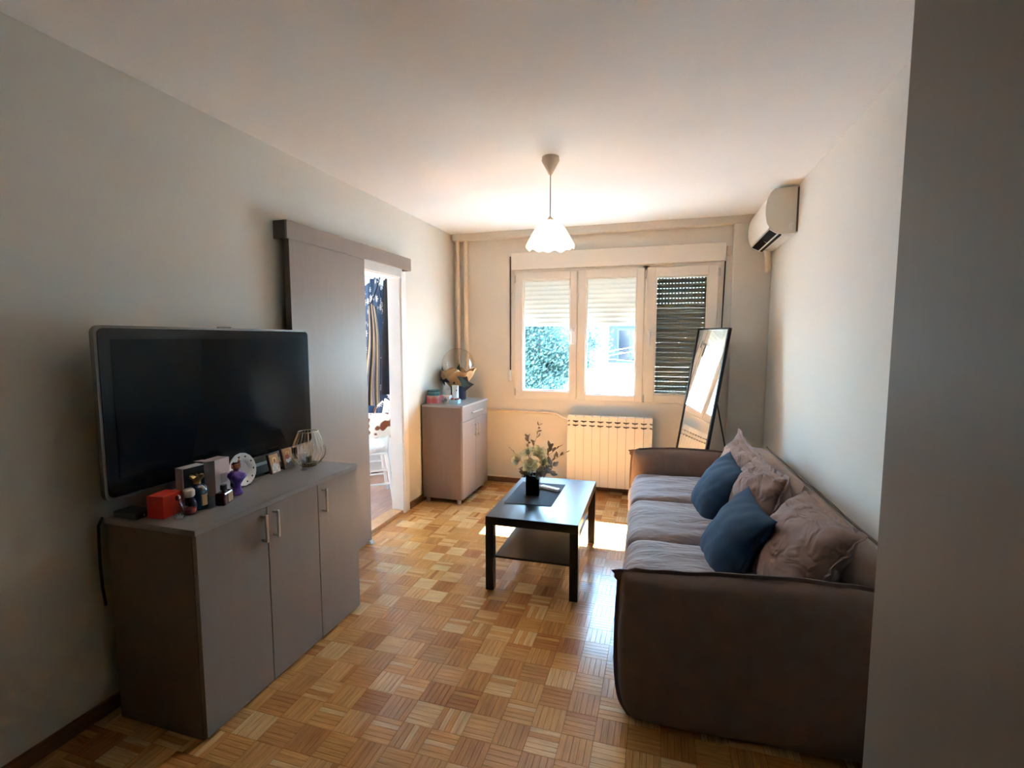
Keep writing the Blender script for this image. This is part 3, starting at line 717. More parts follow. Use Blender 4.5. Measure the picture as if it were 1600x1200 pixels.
# vase with dried flowers
vs_t = thing('flower_vase', 'dark square glass vase of dried cream flowers and brown leaves', 'vase', (1.284, 3.075, TOPZ), math.radians(8))
MB().lathe([(0, 0), (.0636, 0), (.0636, .132), (.0565, .132), (.0565, .05), (0, .05)], 4, X=Matrix.Rotation(PI / 4, 4, 'Z')).build('vase_body', 'vase_dark', vs_t, bevel=.002)
rs = random.Random(5)
def leaf_mesh(L, W, fold=.25, curl=.2):
    b_ = MB(); n = 5
    for i in range(n + 1):
        a = i / n; wd = W / 2 * math.sin(PI * min(1, a * .96 + .02)) ** .8; z = curl * L * a * a
        b_.v += [(-wd, a * L, z + fold * wd), (0, a * L, z), (wd, a * L, z + fold * wd)]
    for i in range(n):
        for k in (0, 1): b_.f.append((i * 3 + k, i * 3 + k + 1, i * 3 + 4 + k, i * 3 + 3 + k))
    return b_
LEAVES = [leaf_mesh(.045, .020), leaf_mesh(.052, .026, .3, -.2), leaf_mesh(.038, .016, .2, .4)]
LM = {}
def leaf_obj(kind, m):
    key = (kind, m)
    if key not in LM:
        b_ = LEAVES[kind]; me = bpy.data.meshes.new('leaf'); me.from_pydata(b_.v, [], b_.f); me.materials.append(M[m]); me.polygons.foreach_set('use_smooth', [True] * len(me.polygons)); LM[key] = me
    return LM[key]
def put_leaf(par, kind, m, p, d, sc_l=1.0, roll=0.0):
    ob = bpy.data.objects.new('leaf', leaf_obj(kind, m)); col.objects.link(ob); ob.parent = par
    q = Vector(d).normalized().to_track_quat('Y', 'Z').to_matrix().to_4x4()
    ob.matrix_local = Matrix.Translation(p) @ q @ Matrix.Rotation(roll, 4, 'Y') @ Matrix.Scale(sc_l, 4)
def branch(pts, m, sizes, leaf_from=.35, r=.0022, cnt=8):
    pts = [Vector(q) for q in pts]; fine = []
    for i in range(len(pts) - 1):
        for k in range(5): fine.append(pts[i].lerp(pts[i + 1], k / 5) + Vector((rs.uniform(-.002, .002), rs.uniform(-.002, .002), 0)))
    fine.append(pts[-1])
    st = MB().tube(fine, [r * (1 - .7 * i / len(fine)) for i in range(len(fine))], 6).build('stem', 'dried_stem', vs_t)
    for k in range(cnt):
        a = leaf_from + (1 - leaf_from) * k / (cnt - 1); i = min(len(fine) - 2, int(a * (len(fine) - 1)))
        d = (fine[i + 1] - fine[i]).normalized(); s_ = Vector((rs.uniform(-1, 1), rs.uniform(-1, 1), rs.uniform(-.4, .8)))
        put_leaf(vs_t, rs.randrange(3), m, fine[i], d * .5 + s_ * .8, rs.uniform(*sizes), rs.uniform(0, 6))
branch([(0, 0, .10), (-.02, .0, .25), (.02, .0, .38), (.045, 0, .485)], 'dried_leaf', (.5, .95), .5, cnt=9)
branch([(0, 0, .10), (-.03, .01, .22), (-.035, .0, .34), (-.03, 0, .40)], 'dried_leaf', (.8, 1.1), .6, cnt=6)
branch([(0, 0, .10), (.06, .0, .18), (.14, 0, .24), (.235, 0, .30)], 'dried_leaf', (.7, 1.0), .5, cnt=8)
branch([(0, 0, .10), (.06, .02, .2), (.11, .02, .27), (.185, 0, .335)], 'dried_leaf', (.5, .9), .65, cnt=5)
branch([(0, 0, .10), (.05, -.02, .2), (.10, -.02, .28), (.105, 0, .33)], 'dried_leaf', (.7, 1.0), .7, cnt=5)
branch([(0, 0, .10), (-.06, 0, .19), (-.11, 0, .26), (-.165, 0, .315)], 'grey_leaf', (.25, .45), .75, r=.0014, cnt=6)
branch([(0, 0, .10), (.05, -.03, .15), (.10, -.03, .20), (.14, -.02, .20)], 'grey_leaf', (.9, 1.25), .35, cnt=12)
branch([(0, 0, .10), (.04, -.03, .15), (.09, -.04, .17), (.125, -.04, .15)], 'grey_leaf', (.8, 1.2), .3, cnt=10)
branch([(0, 0, .10), (-.04, -.03, .14), (-.05, -.04, .20)], 'dried_leaf', (.8, 1.1), .2, cnt=8)
for k in range(16):
    a = rs.uniform(0, 2 * PI); put_leaf(vs_t, rs.randrange(3), rs.choice(['grey_leaf', 'dried_leaf']), (.03 * math.cos(a), .03 * math.sin(a), rs.uniform(.12, .17)), (math.cos(a), math.sin(a), rs.uniform(-.6, .5)), rs.uniform(.8, 1.2), rs.uniform(0, 6))
pm = MB()
for i in range(5):
    a = i / 4; wd = .017 * math.sin(PI * (.12 + .76 * a)); 
    for k in (-1, 0, 1): pm.v.append((k * wd, .048 * a, .016 * math.sin(a * 2.2) + abs(k) * .004 + .003 * math.sin(a * 9 + k)))
for i in range(4):
    for k in (0, 1): pm.f.append((i * 3 + k, i * 3 + k + 1, i * 3 + 4 + k, i * 3 + 3 + k))
pme = bpy.data.meshes.new('petal'); pme.from_pydata(pm.v, [], pm.f); pme.materials.append(M['cream_petal']); pme.polygons.foreach_set('use_smooth', [True] * len(pme.polygons))
for k in range(26):
    a = PI + rs.uniform(-.3, PI + .3); put_leaf(vs_t, rs.randrange(3), rs.choice(['grey_leaf', 'dried_leaf', 'dried_leaf']), (.035 * math.cos(a), .035 * math.sin(a), rs.uniform(.135, .19)), (math.cos(a), math.sin(a), rs.uniform(-1.0, .3)), rs.uniform(.9, 1.35), rs.uniform(0, 6))
for (fx, fy, fz, fs_) in ((-.012, -.045, .195, 1.25), (.032, -.012, .268, 1.25), (-.095, -.02, .225, 1.05), (.070, .0, .205, .9), (-.035, .03, .26, 1.0)):
    fo = MB().lathe([(.0, -.008), (.010, 0), (.012, .01), (.004, .018), (0, .02)], 10).build('flower_head', 'cream_petal', vs_t, smooth=True, loc=(fx, fy, fz))
    dr = Vector((fx, fy - .08, .12)).normalized()
    fo.rotation_mode = 'QUATERNION'; fo.rotation_quaternion = dr.to_track_quat('Z', 'Y')
    for ring, (cnt, tilt, ps) in enumerate(((8, .15, 1.0), (8, .6, .95), (6, 1.05, .75))):
        for k in range(cnt):
            po = bpy.data.objects.new('petal', pme); col.objects.link(po); po.parent = fo
            po.matrix_local = Matrix.Rotation(2 * PI * k / cnt + ring * .4 + rs.uniform(-.15, .15), 4, 'Z') @ Matrix.Rotation(tilt + rs.uniform(-.12, .12), 4, 'X') @ Matrix.Scale(ps * fs_ * rs.uniform(.85, 1.1), 4)

# ------------------------------------------------------------------ sofa
SY0, SY1, SXF = 1.748, 4.05, 1.952
SROT = math.radians(1.9)
so = thing('sofa', 'long taupe fabric three-seat sofa with flanged seams along the right wall', 'sofa', (SXF, SY0, 0), SROT)
SL = SY1 - SY0
def arm_mesh(seed):
    """upholstered slab: x front to back, z height, y thickness, with a pinched flange around its outer face"""
    b_ = MB(); nx, nz = 40, 26; W, Hh, th = .975, .606, .155
    def outline(u, v):
        x = (u + 1) / 2 * W; z = (v + 1) / 2 * Hh
        rc = .06
        # round lower front corner, slight belly on the front
        x += -.012 * math.sin(PI * (v + 1) / 2) * (1 - (u + 1) / 2) ** 3
        if v < 0: x += (.045 * (-v) ** 5) * max(0, -u) ** 3
        z += .010 * math.sin(u * 3.0 + seed) * max(0, v) ** 6
        z += .020 * (u + 1) / 2 * max(0, v) ** 2
        return x, z
    ids = {}
    for side in (1, -1):
        for i in range(nx + 1):
            for j in range(nz + 1):
                u, v = 2 * i / nx - 1, 2 * j / nz - 1
                u = math.copysign(abs(u) ** .7, u); v = math.copysign(abs(v) ** .7, v)
                rim = i in (0, nx) or j in (0, nz)
                if rim and side == -1: ids[(i, j, -1)] = ids[(i, j, 1)]; continue
                e = max(0, (1 - abs(u) ** 9) * (1 - abs(v) ** 7)) ** .5
                x, z = outline(u, v)
                y = side * (th / 2 * e + .004 * e * noise.noise(Vector((x * 5 + seed, z * 5, side))))
                ids[(i, j, side)] = len(b_.v); b_.v.append((x, y, z))
        for i in range(nx):
            for j in range(nz):
                q = (ids[(i, j, side)], ids[(i + 1, j, side)], ids[(i + 1, j + 1, side)], ids[(i, j + 1, side)])
                b_.f.append(q[::-1] if side == 1 else q)
    w_ = MB(); path = [(0, j) for j in range(nz + 1)] + [(i, nz) for i in range(1, nx + 1)]
    pp = []
    for (i, j) in path:
        u, v = 2 * i / nx - 1, 2 * j / nz - 1; u = math.copysign(abs(u) ** .7, u); v = math.copysign(abs(v) ** .7, v); x, z = outline(u, v)
        o = Vector((-1 if i == 0 else 0, 0, 1 if j == nz else 0)).normalized()
        pp.append((Vector((x, 0, z)), o))
    for k, (q, o) in enumerate(pp):
        ear = .026 if abs(k - nz) < 1 else (.012 if abs(k - nz) < 3 else 0)
        if ear: o = Vector((-1, 0, -.15)).normalized()
        wave = .004 * math.sin(k * .9 + seed)
        P0 = q - o * .008; P1 = q + o * (.012 + ear)
        for z_ in (P0 + Vector((0, .004, 0)), P0 - Vector((0, .004, 0)), P1 + Vector((0, -.003 + wave, 0)), P1 + Vector((0, .003 + wave, 0))): w_.v.append(tuple(z_))
    for k in range(len(pp) - 1):
        for s_ in range(4): w_.f.append((k * 4 + s_, k * 4 + (s_ + 1) % 4, (k + 1) * 4 + (s_ + 1) % 4, (k + 1) * 4 + s_))
    w_.f += [(3, 2, 1, 0), tuple((len(pp) - 1) * 4 + s_ for s_ in range(4))]
    return b_, w_
for yy, sd_, lab in ((.078, 1.0, 'near armrest'), (SL - .078, 2.4, 'far armrest')):
    a_, w_ = arm_mesh(sd_)
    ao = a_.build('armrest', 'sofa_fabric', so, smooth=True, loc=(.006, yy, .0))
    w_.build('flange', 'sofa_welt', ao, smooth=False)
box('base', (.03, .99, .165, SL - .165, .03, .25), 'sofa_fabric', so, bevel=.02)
box('plinth', (.16, .96, .06, SL - .06, .0, .05), 'gap_black', so)
CW = (SL - .31) / 3
for k in range(3):
    cb = soft_box(.90, CW - .004, .235, .075, 20, crown=.030, wrinkle=.013, wscale=(4.5, 11, 4), seed=k * 3.7)
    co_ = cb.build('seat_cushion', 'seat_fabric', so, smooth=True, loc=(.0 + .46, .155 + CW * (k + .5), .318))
bk = soft_box(.19, SL - .29, .47, .07, 26, crown=.012, wrinkle=.006, wscale=(5, 4, 5), seed=9)
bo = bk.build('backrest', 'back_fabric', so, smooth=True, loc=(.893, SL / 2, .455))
MB().tube([(.962, .18 + i * (SL - .36) / 12, .695 + .003 * math.sin(i * 1.7)) for i in range(13)], .006, 8).build('back_seam', 'sofa_welt', bo, loc=(-.893, -SL / 2, -.455), smooth=True)

# cushions
def cushion(name, label, cat, wd, ht, th, m, mtx, flange, seed, group=None, **kw):
    b_, f_ = pillow_mesh(wd, ht, th, flange=flange, seed=seed, **kw)
    o = b_.build(name, m, None, smooth=True); o.matrix_world = mtx; tag(o, label, cat, group)
    if f_: f_.build('flange', m, o, smooth=False)
    return o
cushion('back_pillow', 'taupe flanged pillow nearest the camera, leaning on the sofa back', 'pillow', .62, .47, .25, 'pillow_taupe', place((-0.05, 1, -0.02), (.50, 0, .80), (2.648, 2.215, .585)), .012, 1.3, 'taupe back pillows on the sofa', wrinkle=.013)
cushion('back_pillow', 'crumpled taupe flanged pillow in the middle behind the nearer blue cushion', 'pillow', .62, .42, .25, 'pillow_taupe', place((-0.06, 1, -.03), (.30, 0, .95), (2.605, 2.84, .605)), .018, 4.1, 'taupe back pillows on the sofa', wrinkle=.020)
cushion('back_pillow', 'taupe flanged pillow at the far end with its corner pointing up', 'pillow', .54, .45, .22, 'pillow_taupe', place((-0.10, 1, .14), (.30, -.1, .95), (2.585, 3.46, .590)), .018, 7.7, 'taupe back pillows on the sofa', wrinkle=.012)
cushion('blue_cushion', 'smaller-looking navy blue cushion farther away, nearer the window', 'cushion', .44, .42, .19, 'pillow_blue', place((-.12, 1, .10), (.52, 0, .80), (2.430, 3.08, .585)), 0, 2.2, 'blue cushions on the sofa', wrinkle=.006)
cushion('blue_cushion', 'navy blue cushion nearer the camera, in front of the taupe pillows', 'cushion', .44, .43, .19, 'pillow_blue', place((-.10, 1, .06), (.50, 0, .82), (2.430, 2.38, .560)), 0, 5.2, 'blue cushions on the sofa', wrinkle=.006)

# ------------------------------------------------------------------ floor mirror
A3 = Vector((2.158, 4.505, 0.02))       # left lower corner
wdir = Vector((.54, -.84, 0)).normalized(); ndir = Vector((-.84, -.54, 0)); back = Vector((.84, .54, 0))
tilt = math.radians(10.2); updir = (back * math.sin(tilt) + Vector((0, 0, 1)) * math.cos(tilt)).normalized()
fm = thing('floor_mirror', 'tall black-framed standing mirror leaning behind the sofa by the window', 'mirror', A3)
X_ = place(wdir, updir, (0, 0, 0))      # local x width, z height, y = z cross x
ysign = 1 if (X_.to_3x3() @ Vector((0, 1, 0))).dot(ndir) > 0 else -1
MWd, MHt, ft = .40, 1.585, .014
def bx(b_, x0, x1, y0, y1, z0, z1): return b_.box(x0, x1, min(y0 * ysign, y1 * ysign), max(y0 * ysign, y1 * ysign), z0, z1, X_)
b_ = MB(); bx(b_, 0, ft, -.025, .004, 0, MHt); bx(b_, MWd - ft, MWd, -.025, .004, 0, MHt); bx(b_, ft, MWd - ft, -.025, .004, 0, ft); bx(b_, ft, MWd - ft, -.025, .004, MHt - ft, MHt)
b_.build('frame', 'black_metal', fm)
b_ = MB(); bx(b_, ft, MWd - ft, -.006, -.002, ft, MHt - ft); b_.build('mirror_plate', 'mirror_glass', fm)
b_ = MB(); bx(b_, ft, MWd - ft, -.018, -.007, ft, MHt - ft); b_.build('backing', 'black_plastic', fm)
hx = X_ @ Vector((.05, -.03 * ysign, 1.02)); hx2 = X_ @ Vector((MWd - .05, -.03 * ysign, 1.02))
f1 = hx + back * .19; f1.z = -.02; f2 = hx2 + back * .26; f2.z = -.02
MB().tube([hx, f1], .006, 8).build('back_leg', 'black_metal', fm)
MB().tube([hx2, f2], .006, 8).build('back_leg', 'black_metal', fm)
MB().tube([f1.lerp(hx, .12), f2.lerp(hx2, .12)], .005, 8).build('back_stretcher', 'black_metal', fm)
MB().tube([X_ @ Vector((MWd - .02, -.02 * ysign, .50)), f2.lerp(hx2, .40)], .003, 6).build('brace', 'black_metal', fm)

# ------------------------------------------------------------------ sideboard
sbd = thing('sideboard', 'low taupe three-door sideboard under the television', 'sideboard', (0.074, 1.242, 0))
SW, SLn, SHt = .436, .976, .81
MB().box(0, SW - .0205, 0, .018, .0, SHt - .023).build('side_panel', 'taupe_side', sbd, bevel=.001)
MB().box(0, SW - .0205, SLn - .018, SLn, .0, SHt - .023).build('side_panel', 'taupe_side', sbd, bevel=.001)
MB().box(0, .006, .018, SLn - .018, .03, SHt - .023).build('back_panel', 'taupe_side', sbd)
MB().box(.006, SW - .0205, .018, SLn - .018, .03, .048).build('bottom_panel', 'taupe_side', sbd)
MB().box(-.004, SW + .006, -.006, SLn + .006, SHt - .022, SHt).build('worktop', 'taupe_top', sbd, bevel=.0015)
MB().box(SW - .028, SW - .0205, .018, SLn - .018, .0, SHt - .023).build('carcass_front', 'gap_black', sbd)
SPL = [0.0, .3345, .6545, SLn]
for k in range(3):
    a, b_ = SPL[k] + .002, SPL[k + 1] - .002
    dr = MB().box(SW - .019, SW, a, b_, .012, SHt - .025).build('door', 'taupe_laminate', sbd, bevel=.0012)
    hy = (b_ - .030) if k == 0 else (a + .030)
    MB().box(SW, SW + .030, hy - .005, hy + .005, .648, .658).box(SW, SW + .030, hy - .005, hy + .005, .750, .760).box(SW + .022, SW + .031, hy - .006, hy + .006, .645, .763).build('handle', 'steel', dr, bevel=.002)
CT = SHt  # height of the sideboard top

# television
tv = thing('television', 'large black flat-screen television with a thin silver rim', 'television', (.155, 1.193, CT))
TW, TH, Zb = 1.118, .648, .080
def rrect(y0, y1, z0, z1, r_, n=6):
    out_ = []
    for cy_, cz_, a0 in ((y1 - r_, z1 - r_, 0), (y0 + r_, z1 - r_, PI / 2), (y0 + r_, z0 + r_, PI), (y1 - r_, z0 + r_, 1.5 * PI)):
        for i in range(n + 1): a = a0 + PI / 2 * i / n; out_.append((cy_ + r_ * math.cos(a), cz_ + r_ * math.sin(a)))
    return out_
MB().prism(rrect(0, TW, Zb, Zb + TH, .028), -.024, -.002, 'x').build('rim', 'tv_silver', tv, smooth=True, angle=40)
MB().prism(rrect(.010, TW - .010, Zb + .012, Zb + TH - .010, .022), -.022, .002, 'x').build('bezel', 'piano_black', tv, smooth=True, angle=40)
MB().box(.002, .0032, .052, TW - .052, Zb + .075, Zb + TH - .050).build('screen', 'screen_black', tv)
MB().prism(rrect(.03, TW - .045, Zb + .03, Zb + TH - .03, .03), -.070, -.024, 'x').build('rear_case', 'tv_back', tv, smooth=True, angle=40)
MB().box(-.016, -.002, TW / 2 - .035, TW / 2 + .035, Zb + TH, Zb + TH + .006).build('top_tab', 'tv_silver', tv, bevel=.002)
MB().box(-.065, -.03, TW / 2 - .16, TW / 2 + .16, .012, Zb + .05).build('stand_neck', 'tv_silver', tv, bevel=.004)
MB().box(.0, .004, TW / 2 - .33, TW / 2 + .33, .058, Zb + .004).build('speaker_strip', 'tv_silver', tv, bevel=.001)
MB().prism([(-.08, TW / 2 - .30), (.028, TW / 2 - .33), (.034, TW / 2 - .20), (.042, TW / 2 + .20), (.036, TW / 2 + .36), (-.08, TW / 2 + .34)], .001, .013, 'z').build('stand_base', 'piano_black', tv, bevel=.003)
bx_ = thing('set_top_box', 'small black set-top box at the left end of the sideboard', 'set-top box', (.10, 1.25, CT))
MB().box(0, .115, .0, .07, 0.001, .026).build('case', 'black_plastic', bx_, bevel=.003)
MB().box(.1152, .1165, .030, .033, .008, .016).build('indicator', 'card_white', bx_)
tag(MB().tube([(.060, 1.236, .812), (.052, 1.226, .78), (.050, 1.225, .70), (.046, 1.226, .62), (.052, 1.224, .54), (.066, 1.222, .47)], .005, 8).build('power_cable', 'dark_cable', smooth=True), 'black cable hanging down beside the sideboard', 'cable')

# things on the sideboard
def put(name, label, cat, x, y, rz=0.0, z=CT, group=None): return thing(name, label, cat, (x, y, z + .0005), rz, group)
o = put('gift_box', 'bright red-orange perfume carton at the left end of the sideboard', 'box', .262, 1.330, math.radians(8))
MB().box(-.036, .036, -.045, .045, 0, .086).build('carton', 'red_box', o, bevel=.002)
MB().box(-.0365, .0365, -.0455, .0455, .062, .0626).build('lid_line', 'lid_red', o)
o = put('perfume_bottle', 'clear glass perfume bottle with a beige cap in front of the red carton', 'bottle', .342, 1.366, .3)
MB().lathe([(0, .002), (.020, .002), (.0245, .010), (.0255, .03), (.022, .052), (.013, .064), (.011, .068)], 20).build('glass_body', 'clear_glass', o, smooth=True, angle=60)
MB().lathe([(0, .004), (.018, .004), (.021, .012), (.021, .022), (0, .022)], 18).build('perfume', 'lid_red', o, smooth=True, angle=60)
MB().lathe([(.016, .068), (.020, .074), (.020, .092), (.014, .100), (0, .102)], 20).build('cap', 'cap_beige', o, smooth=True, angle=50)
o = put('perfume_miniature', 'tiny clear bottle with a white crown on its front beside the red carton', 'bottle', .345, 1.318, .3)
MB().lathe([(0, .001), (.014, .001), (.019, .012), (.019, .035), (.010, .055), (.006, .07)], 16).build('glass_body', 'clear_glass', o, smooth=True, angle=60)
MB().lathe([(.008, .07), (.009, .074), (.009, .085), (0, .09)], 12).build('cap', 'dark_red_glass', o, smooth=True)
cr = [(-.011, 0), (.011, 0), (.014, .014), (.007, .009), (.004, .020), (0, .010), (-.005, .019), (-.007, .009), (-.014, .014)]
MB().prism(cr, -.0235, -.0195, 'y', Matrix.Rotation(math.radians(35), 4, 'Z') @ Matrix.Translation((0, 0, .003))).build('crown_mark', 'card_white', o)
o = put('perfume_bottle', 'deep teal round-shouldered perfume bottle with a gold crown stopper', 'bottle', .318, 1.424, .4)
MB().lathe([(0, 0), (.032, 0), (.036, .006), (.037, .05), (.036, .075), (.028, .092), (.014, .099), (.012, .102)], 28).build('glass_body', 'teal_glass', o, smooth=True, angle=60)
MB().lathe([(.013, .102), (.013, .114), (.017, .118), (.024, .126), (.026, .132), (.016, .134), (0, .13)], 24, wob=lambda k, a, r_, z: (r_, z + (.005 * math.cos(6 * a) if k in (4, 5) else 0))).build('stopper', 'gold', o, smooth=True, angle=50)
MB().prism([(-.011, .018), (.011, .018), (.011, .062), (-.011, .062)], -.0385, -.0355, 'y', Matrix.Rotation(math.radians(62), 4, 'Z')).build('label_plate', 'label_gold', o)
o = put('perfume_carton', 'black-fronted carton with pale edges standing behind the teal bottle', 'box', .238, 1.462, math.radians(-4))
MB().box(-.022, .020, -.047, .047, 0, .158).build('carton', 'card_white', o, bevel=.001)
MB().box(.0202, .0212, -.043, .046, .004, .155).build('front_panel', 'carton_black', o)
o = put('perfume_carton', 'pale pink tall carton with its lid flap open, between black carton and plate', 'box', .230, 1.595, math.radians(4))
MB().box(-.030, .030, -.040, .040, 0, .158).build('carton', 'pink_card', o, bevel=.001)
MB().box(.0302, .0308, -.010, .026, .052, .092).build('label_square', 'label_brown', o)
MB().add([(-.03, -.04, .1585), (.03, -.04, .1585), (.03, -.085, .163), (-.03, -.085, .163), (-.03, -.04, .1605), (.03, -.04, .1605), (.03, -.085, .165), (-.03, -.085, .165)], [(0, 1, 2, 3), (7, 6, 5, 4), (0, 4, 5, 1), (1, 5, 6, 2), (2, 6, 7, 3), (3, 7, 4, 0)]).build('lid_flap', 'pink_card', o)
o = put('perfume_bottle', 'dark red rectangular perfume bottle with a gold label and black cap', 'bottle', .368, 1.500, math.radians(22))
MB().box(-.020, .020, -.036, .036, 0, .052).build('glass_body', 'dark_red_glass', o, bevel=.006)
MB().box(.0202, .0212, -.006, .031, .008, .045).build('label_plate', 'label_gold', o)
for k in range(4): MB().box(.0213, .0216, 0, .026 - k * .003, .014 + k * .007, .016 + k * .007).build('label_line', 'label_print', o)
MB().lathe([(.007, .052), (.007, .058), (.013, .059), (.013, .078), (.011, .080)], 16).build('cap', 'black_plastic', o, smooth=True, angle=40)
o = put('perfume_bottle', 'purple flared perfume bottle with a pointed copper cap in front of the plate', 'bottle', .320, 1.612, .2)
PW = 5
MB().lathe([(0, 0), (.020, 0), (.024, .008), (.017, .030), (.015, .045), (.030, .065), (.040, .078), (.036, .092), (.020, .100), (.010, .104)], 30, wob=lambda k, a, r_, z: (r_ * (1 + (.28 * math.cos(2 * a + 1.2) + .10 * math.cos(5 * a)) * (1 if 2 <= k <= 8 else 0)), z + (.006 * math.cos(5 * a) if 5 <= k <= 7 else 0))).build('glass_body', 'purple_bottle', o, smooth=True)
MB().lathe([(.010, .104), (.012, .112), (.019, .118), (.019, .136), (.014, .140), (0, .141)], 18).build('cap', 'copper', o, smooth=True, angle=50)
MB().tube([(.008, .006, .138), (.010, .010, .150), (.008, .018, .166)], [.006, .005, .0008], 8).build('cap_tip', 'copper', o, smooth=True)
o = put('decorative_plate', 'round white openwork plate with a grey centre standing behind the purple bottle', 'plate', .240, 1.715)
XP = Matrix.Translation((0, 0, .0775)) @ Matrix.Rotation(math.radians(80), 4, 'Y')
pr_ = [(.0, .004), (.042, .004), (.048, .010), (.074, .014), (.0765, .011), (.074, .008), (.048, .002), (0, -.002)]
MB().lathe(pr_, 40, X=XP, wob=lambda k, a, r_, z: (r_ * (1 + .012 * math.cos(16 * a)) if k in (3, 4, 5) else r_, z)).build('rim_dish', 'porcelain', o, smooth=True, angle=50)
MB().lathe([(0, .0046), (.040, .0046), (.040, .0055), (0, .0055)], 32, X=XP).build('centre_disc', 'plate_grey', o)
for k in range(10):
    a = 2 * PI * k / 10 + .2; MB().lathe([(0, .0152), (.0045, .0152), (.0045, .0160), (0, .016)], 10, (.061 * math.cos(a), .061 * math.sin(a), -.0035), X=XP).build('piercing', 'gap_black', o)
MB().box(-.03, .02, -.03, .03, .0, .006).box(-.034, -.026, -.004, .004, .006, .07).build('plate_stand', 'black_metal', o)
def icon(label, y, x, variant):
    o = put('icon_panel', label, 'icon', x, y, math.radians(-4 if variant else 2))
    Xi = Matrix.Rotation(math.radians(-13), 4, 'Y'); wI, hI = (.068, .108) if variant else (.066, .100)
    MB().box(-.014, 0, -wI / 2, wI / 2, 0, hI, Xi).build('board', 'icon_wood', o)
    MB().box(.0, .0015, -wI / 2 + .003, wI / 2 - .003, .003, hI - .003, Xi).build('gilt_ground', 'icon_gold', o)
    ov = lambda cy, cz, ry, rz, n=14: [(cy + ry * math.cos(2 * PI * i / n), cz + rz * math.sin(2 * PI * i / n)) for i in range(n)]
    if not variant:
        MB().prism(ov(0, .066, .015, .016), .0016, .0021, 'x', Xi).build('halo', 'icon_halo', o)
        MB().prism(ov(0, .063, .007, .011), .0022, .0027, 'x', Xi).build('face', 'icon_skin', o)
        MB().prism([(-.025, .004), (.025, .004), (.024, .035), (.012, .050), (-.012, .050), (-.024, .035)], .0016, .0022, 'x', Xi).build('robe', 'icon_robe', o)
    else:
        MB().prism([(-.028, .004), (.029, .004), (.022, .030), (.010, .040), (-.014, .036), (-.024, .022)], .0016, .0022, 'x', Xi).build('rock', 'icon_dark', o)
        MB().prism([(-.018, .040), (-.006, .030), (.010, .036), (.020, .052), (.008, .056), (-.004, .050), (-.014, .056)], .0023, .0028, 'x', Xi).build('horse', 'icon_robe', o)
        MB().prism([(-.016, .052), (-.002, .050), (.010, .056), (.004, .074), (-.008, .076), (-.020, .066)], .0029, .0033, 'x', Xi).build('cloak', 'icon_red', o)
        MB().prism(ov(.001, .082, .009, .009), .0016, .0021, 'x', Xi).build('halo', 'icon_halo', o)
        MB().prism(ov(.001, .081, .005, .006), .0022, .0026, 'x', Xi).build('face', 'icon_skin', o)
icon('small gilt icon of a haloed figure in white robes leaning under the television', 1.950, .226, 0)
icon('small gilt icon of a rider nearest the wire lantern', 2.045, .224, 1)
# wire lantern
o = put('wire_lantern', 'egg-shaped brass wire lantern with a clear bulb at the right end of the sideboard', 'lantern', .285, 2.120)
cage = lambda z: [(.030, .004), (.058, .018), (.080, .048), (.086, .075), (.082, .105), (.070, .140), (.056, .172), (.050, .186)]
for k in range(22):
    a = 2 * PI * k / 22
    MB().tube([(r_ * math.cos(a), r_ * math.sin(a), z) for r_, z in cage(0)], .0013, 5).build('wire', 'brass_wire', o)
MB().tube([(.050 * math.cos(2 * PI * i / 28), .050 * math.sin(2 * PI * i / 28), .186) for i in range(28)], .0024, 6, closed=True).build('top_ring', 'brass_wire', o, smooth=True)
MB().lathe([(0, .001), (.038, .001), (.039, .004), (.038, .018), (0, .019)], 24).build('base', 'lantern_base', o, smooth=True, angle=40)
MB().lathe([(.016, .019), (.016, .048), (.013, .050)], 18).build('bulb_socket', 'lantern_base', o, smooth=True, angle=40)
MB().lathe([(.013, .050), (.016, .062), (.026, .080), (.031, .098), (.028, .114), (.016, .126), (0, .129)], 20).build('bulb', 'bulb_glass', o, smooth=True)
MB().tube([(0, 0, .05), (.004, 0, .07), (.006, .004, .09), (0, 0, .1), (-.006, -.004, .09), (-.004, 0, .07)], .0008, 5).build('filament', 'brass_wire', o)
o = put('glass_tumbler', 'small clear footed glass beside the wire lantern', 'glass', .322, 2.030)
MB().lathe([(0, 0), (.016, 0), (.017, .003), (.006, .008), (.005, .014), (.018, .026), (.022, .045), (.022, .085), (.0205, .085), (.0205, .045), (.016, .028), (0, .02)], 24).build('bowl', 'clear_glass', o, smooth=True, angle=60)

# ------------------------------------------------------------------ corner cabinet
cc = thing('corner_cabinet', 'small taupe cabinet with a drawer and two doors in the window corner', 'cabinet', (.022, 3.945, 0))
CD, CL, CH, CZ = .393, .655, .898, .045
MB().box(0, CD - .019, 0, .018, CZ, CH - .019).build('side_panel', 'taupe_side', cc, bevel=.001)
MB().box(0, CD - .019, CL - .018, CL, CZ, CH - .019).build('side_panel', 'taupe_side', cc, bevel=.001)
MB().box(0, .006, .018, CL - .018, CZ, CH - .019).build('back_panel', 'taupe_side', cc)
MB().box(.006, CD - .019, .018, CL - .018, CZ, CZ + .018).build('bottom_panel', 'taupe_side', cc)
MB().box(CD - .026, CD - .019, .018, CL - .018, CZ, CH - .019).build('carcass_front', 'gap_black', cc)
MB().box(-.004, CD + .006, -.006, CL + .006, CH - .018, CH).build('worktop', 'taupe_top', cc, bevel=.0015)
dw = MB().box(CD - .0185, CD, .002, CL - .002, CH - .148, CH - .022).build('drawer', 'taupe_laminate', cc, bevel=.0012)
MB().box(CD, CD + .024, .235, .245, CH - .089, CH - .081).box(CD, CD + .024, .425, .435, CH - .089, CH - .081).box(CD + .018, CD + .026, .20, .47, CH - .091, CH - .079).build('handle', 'steel', dw, bevel=.002)
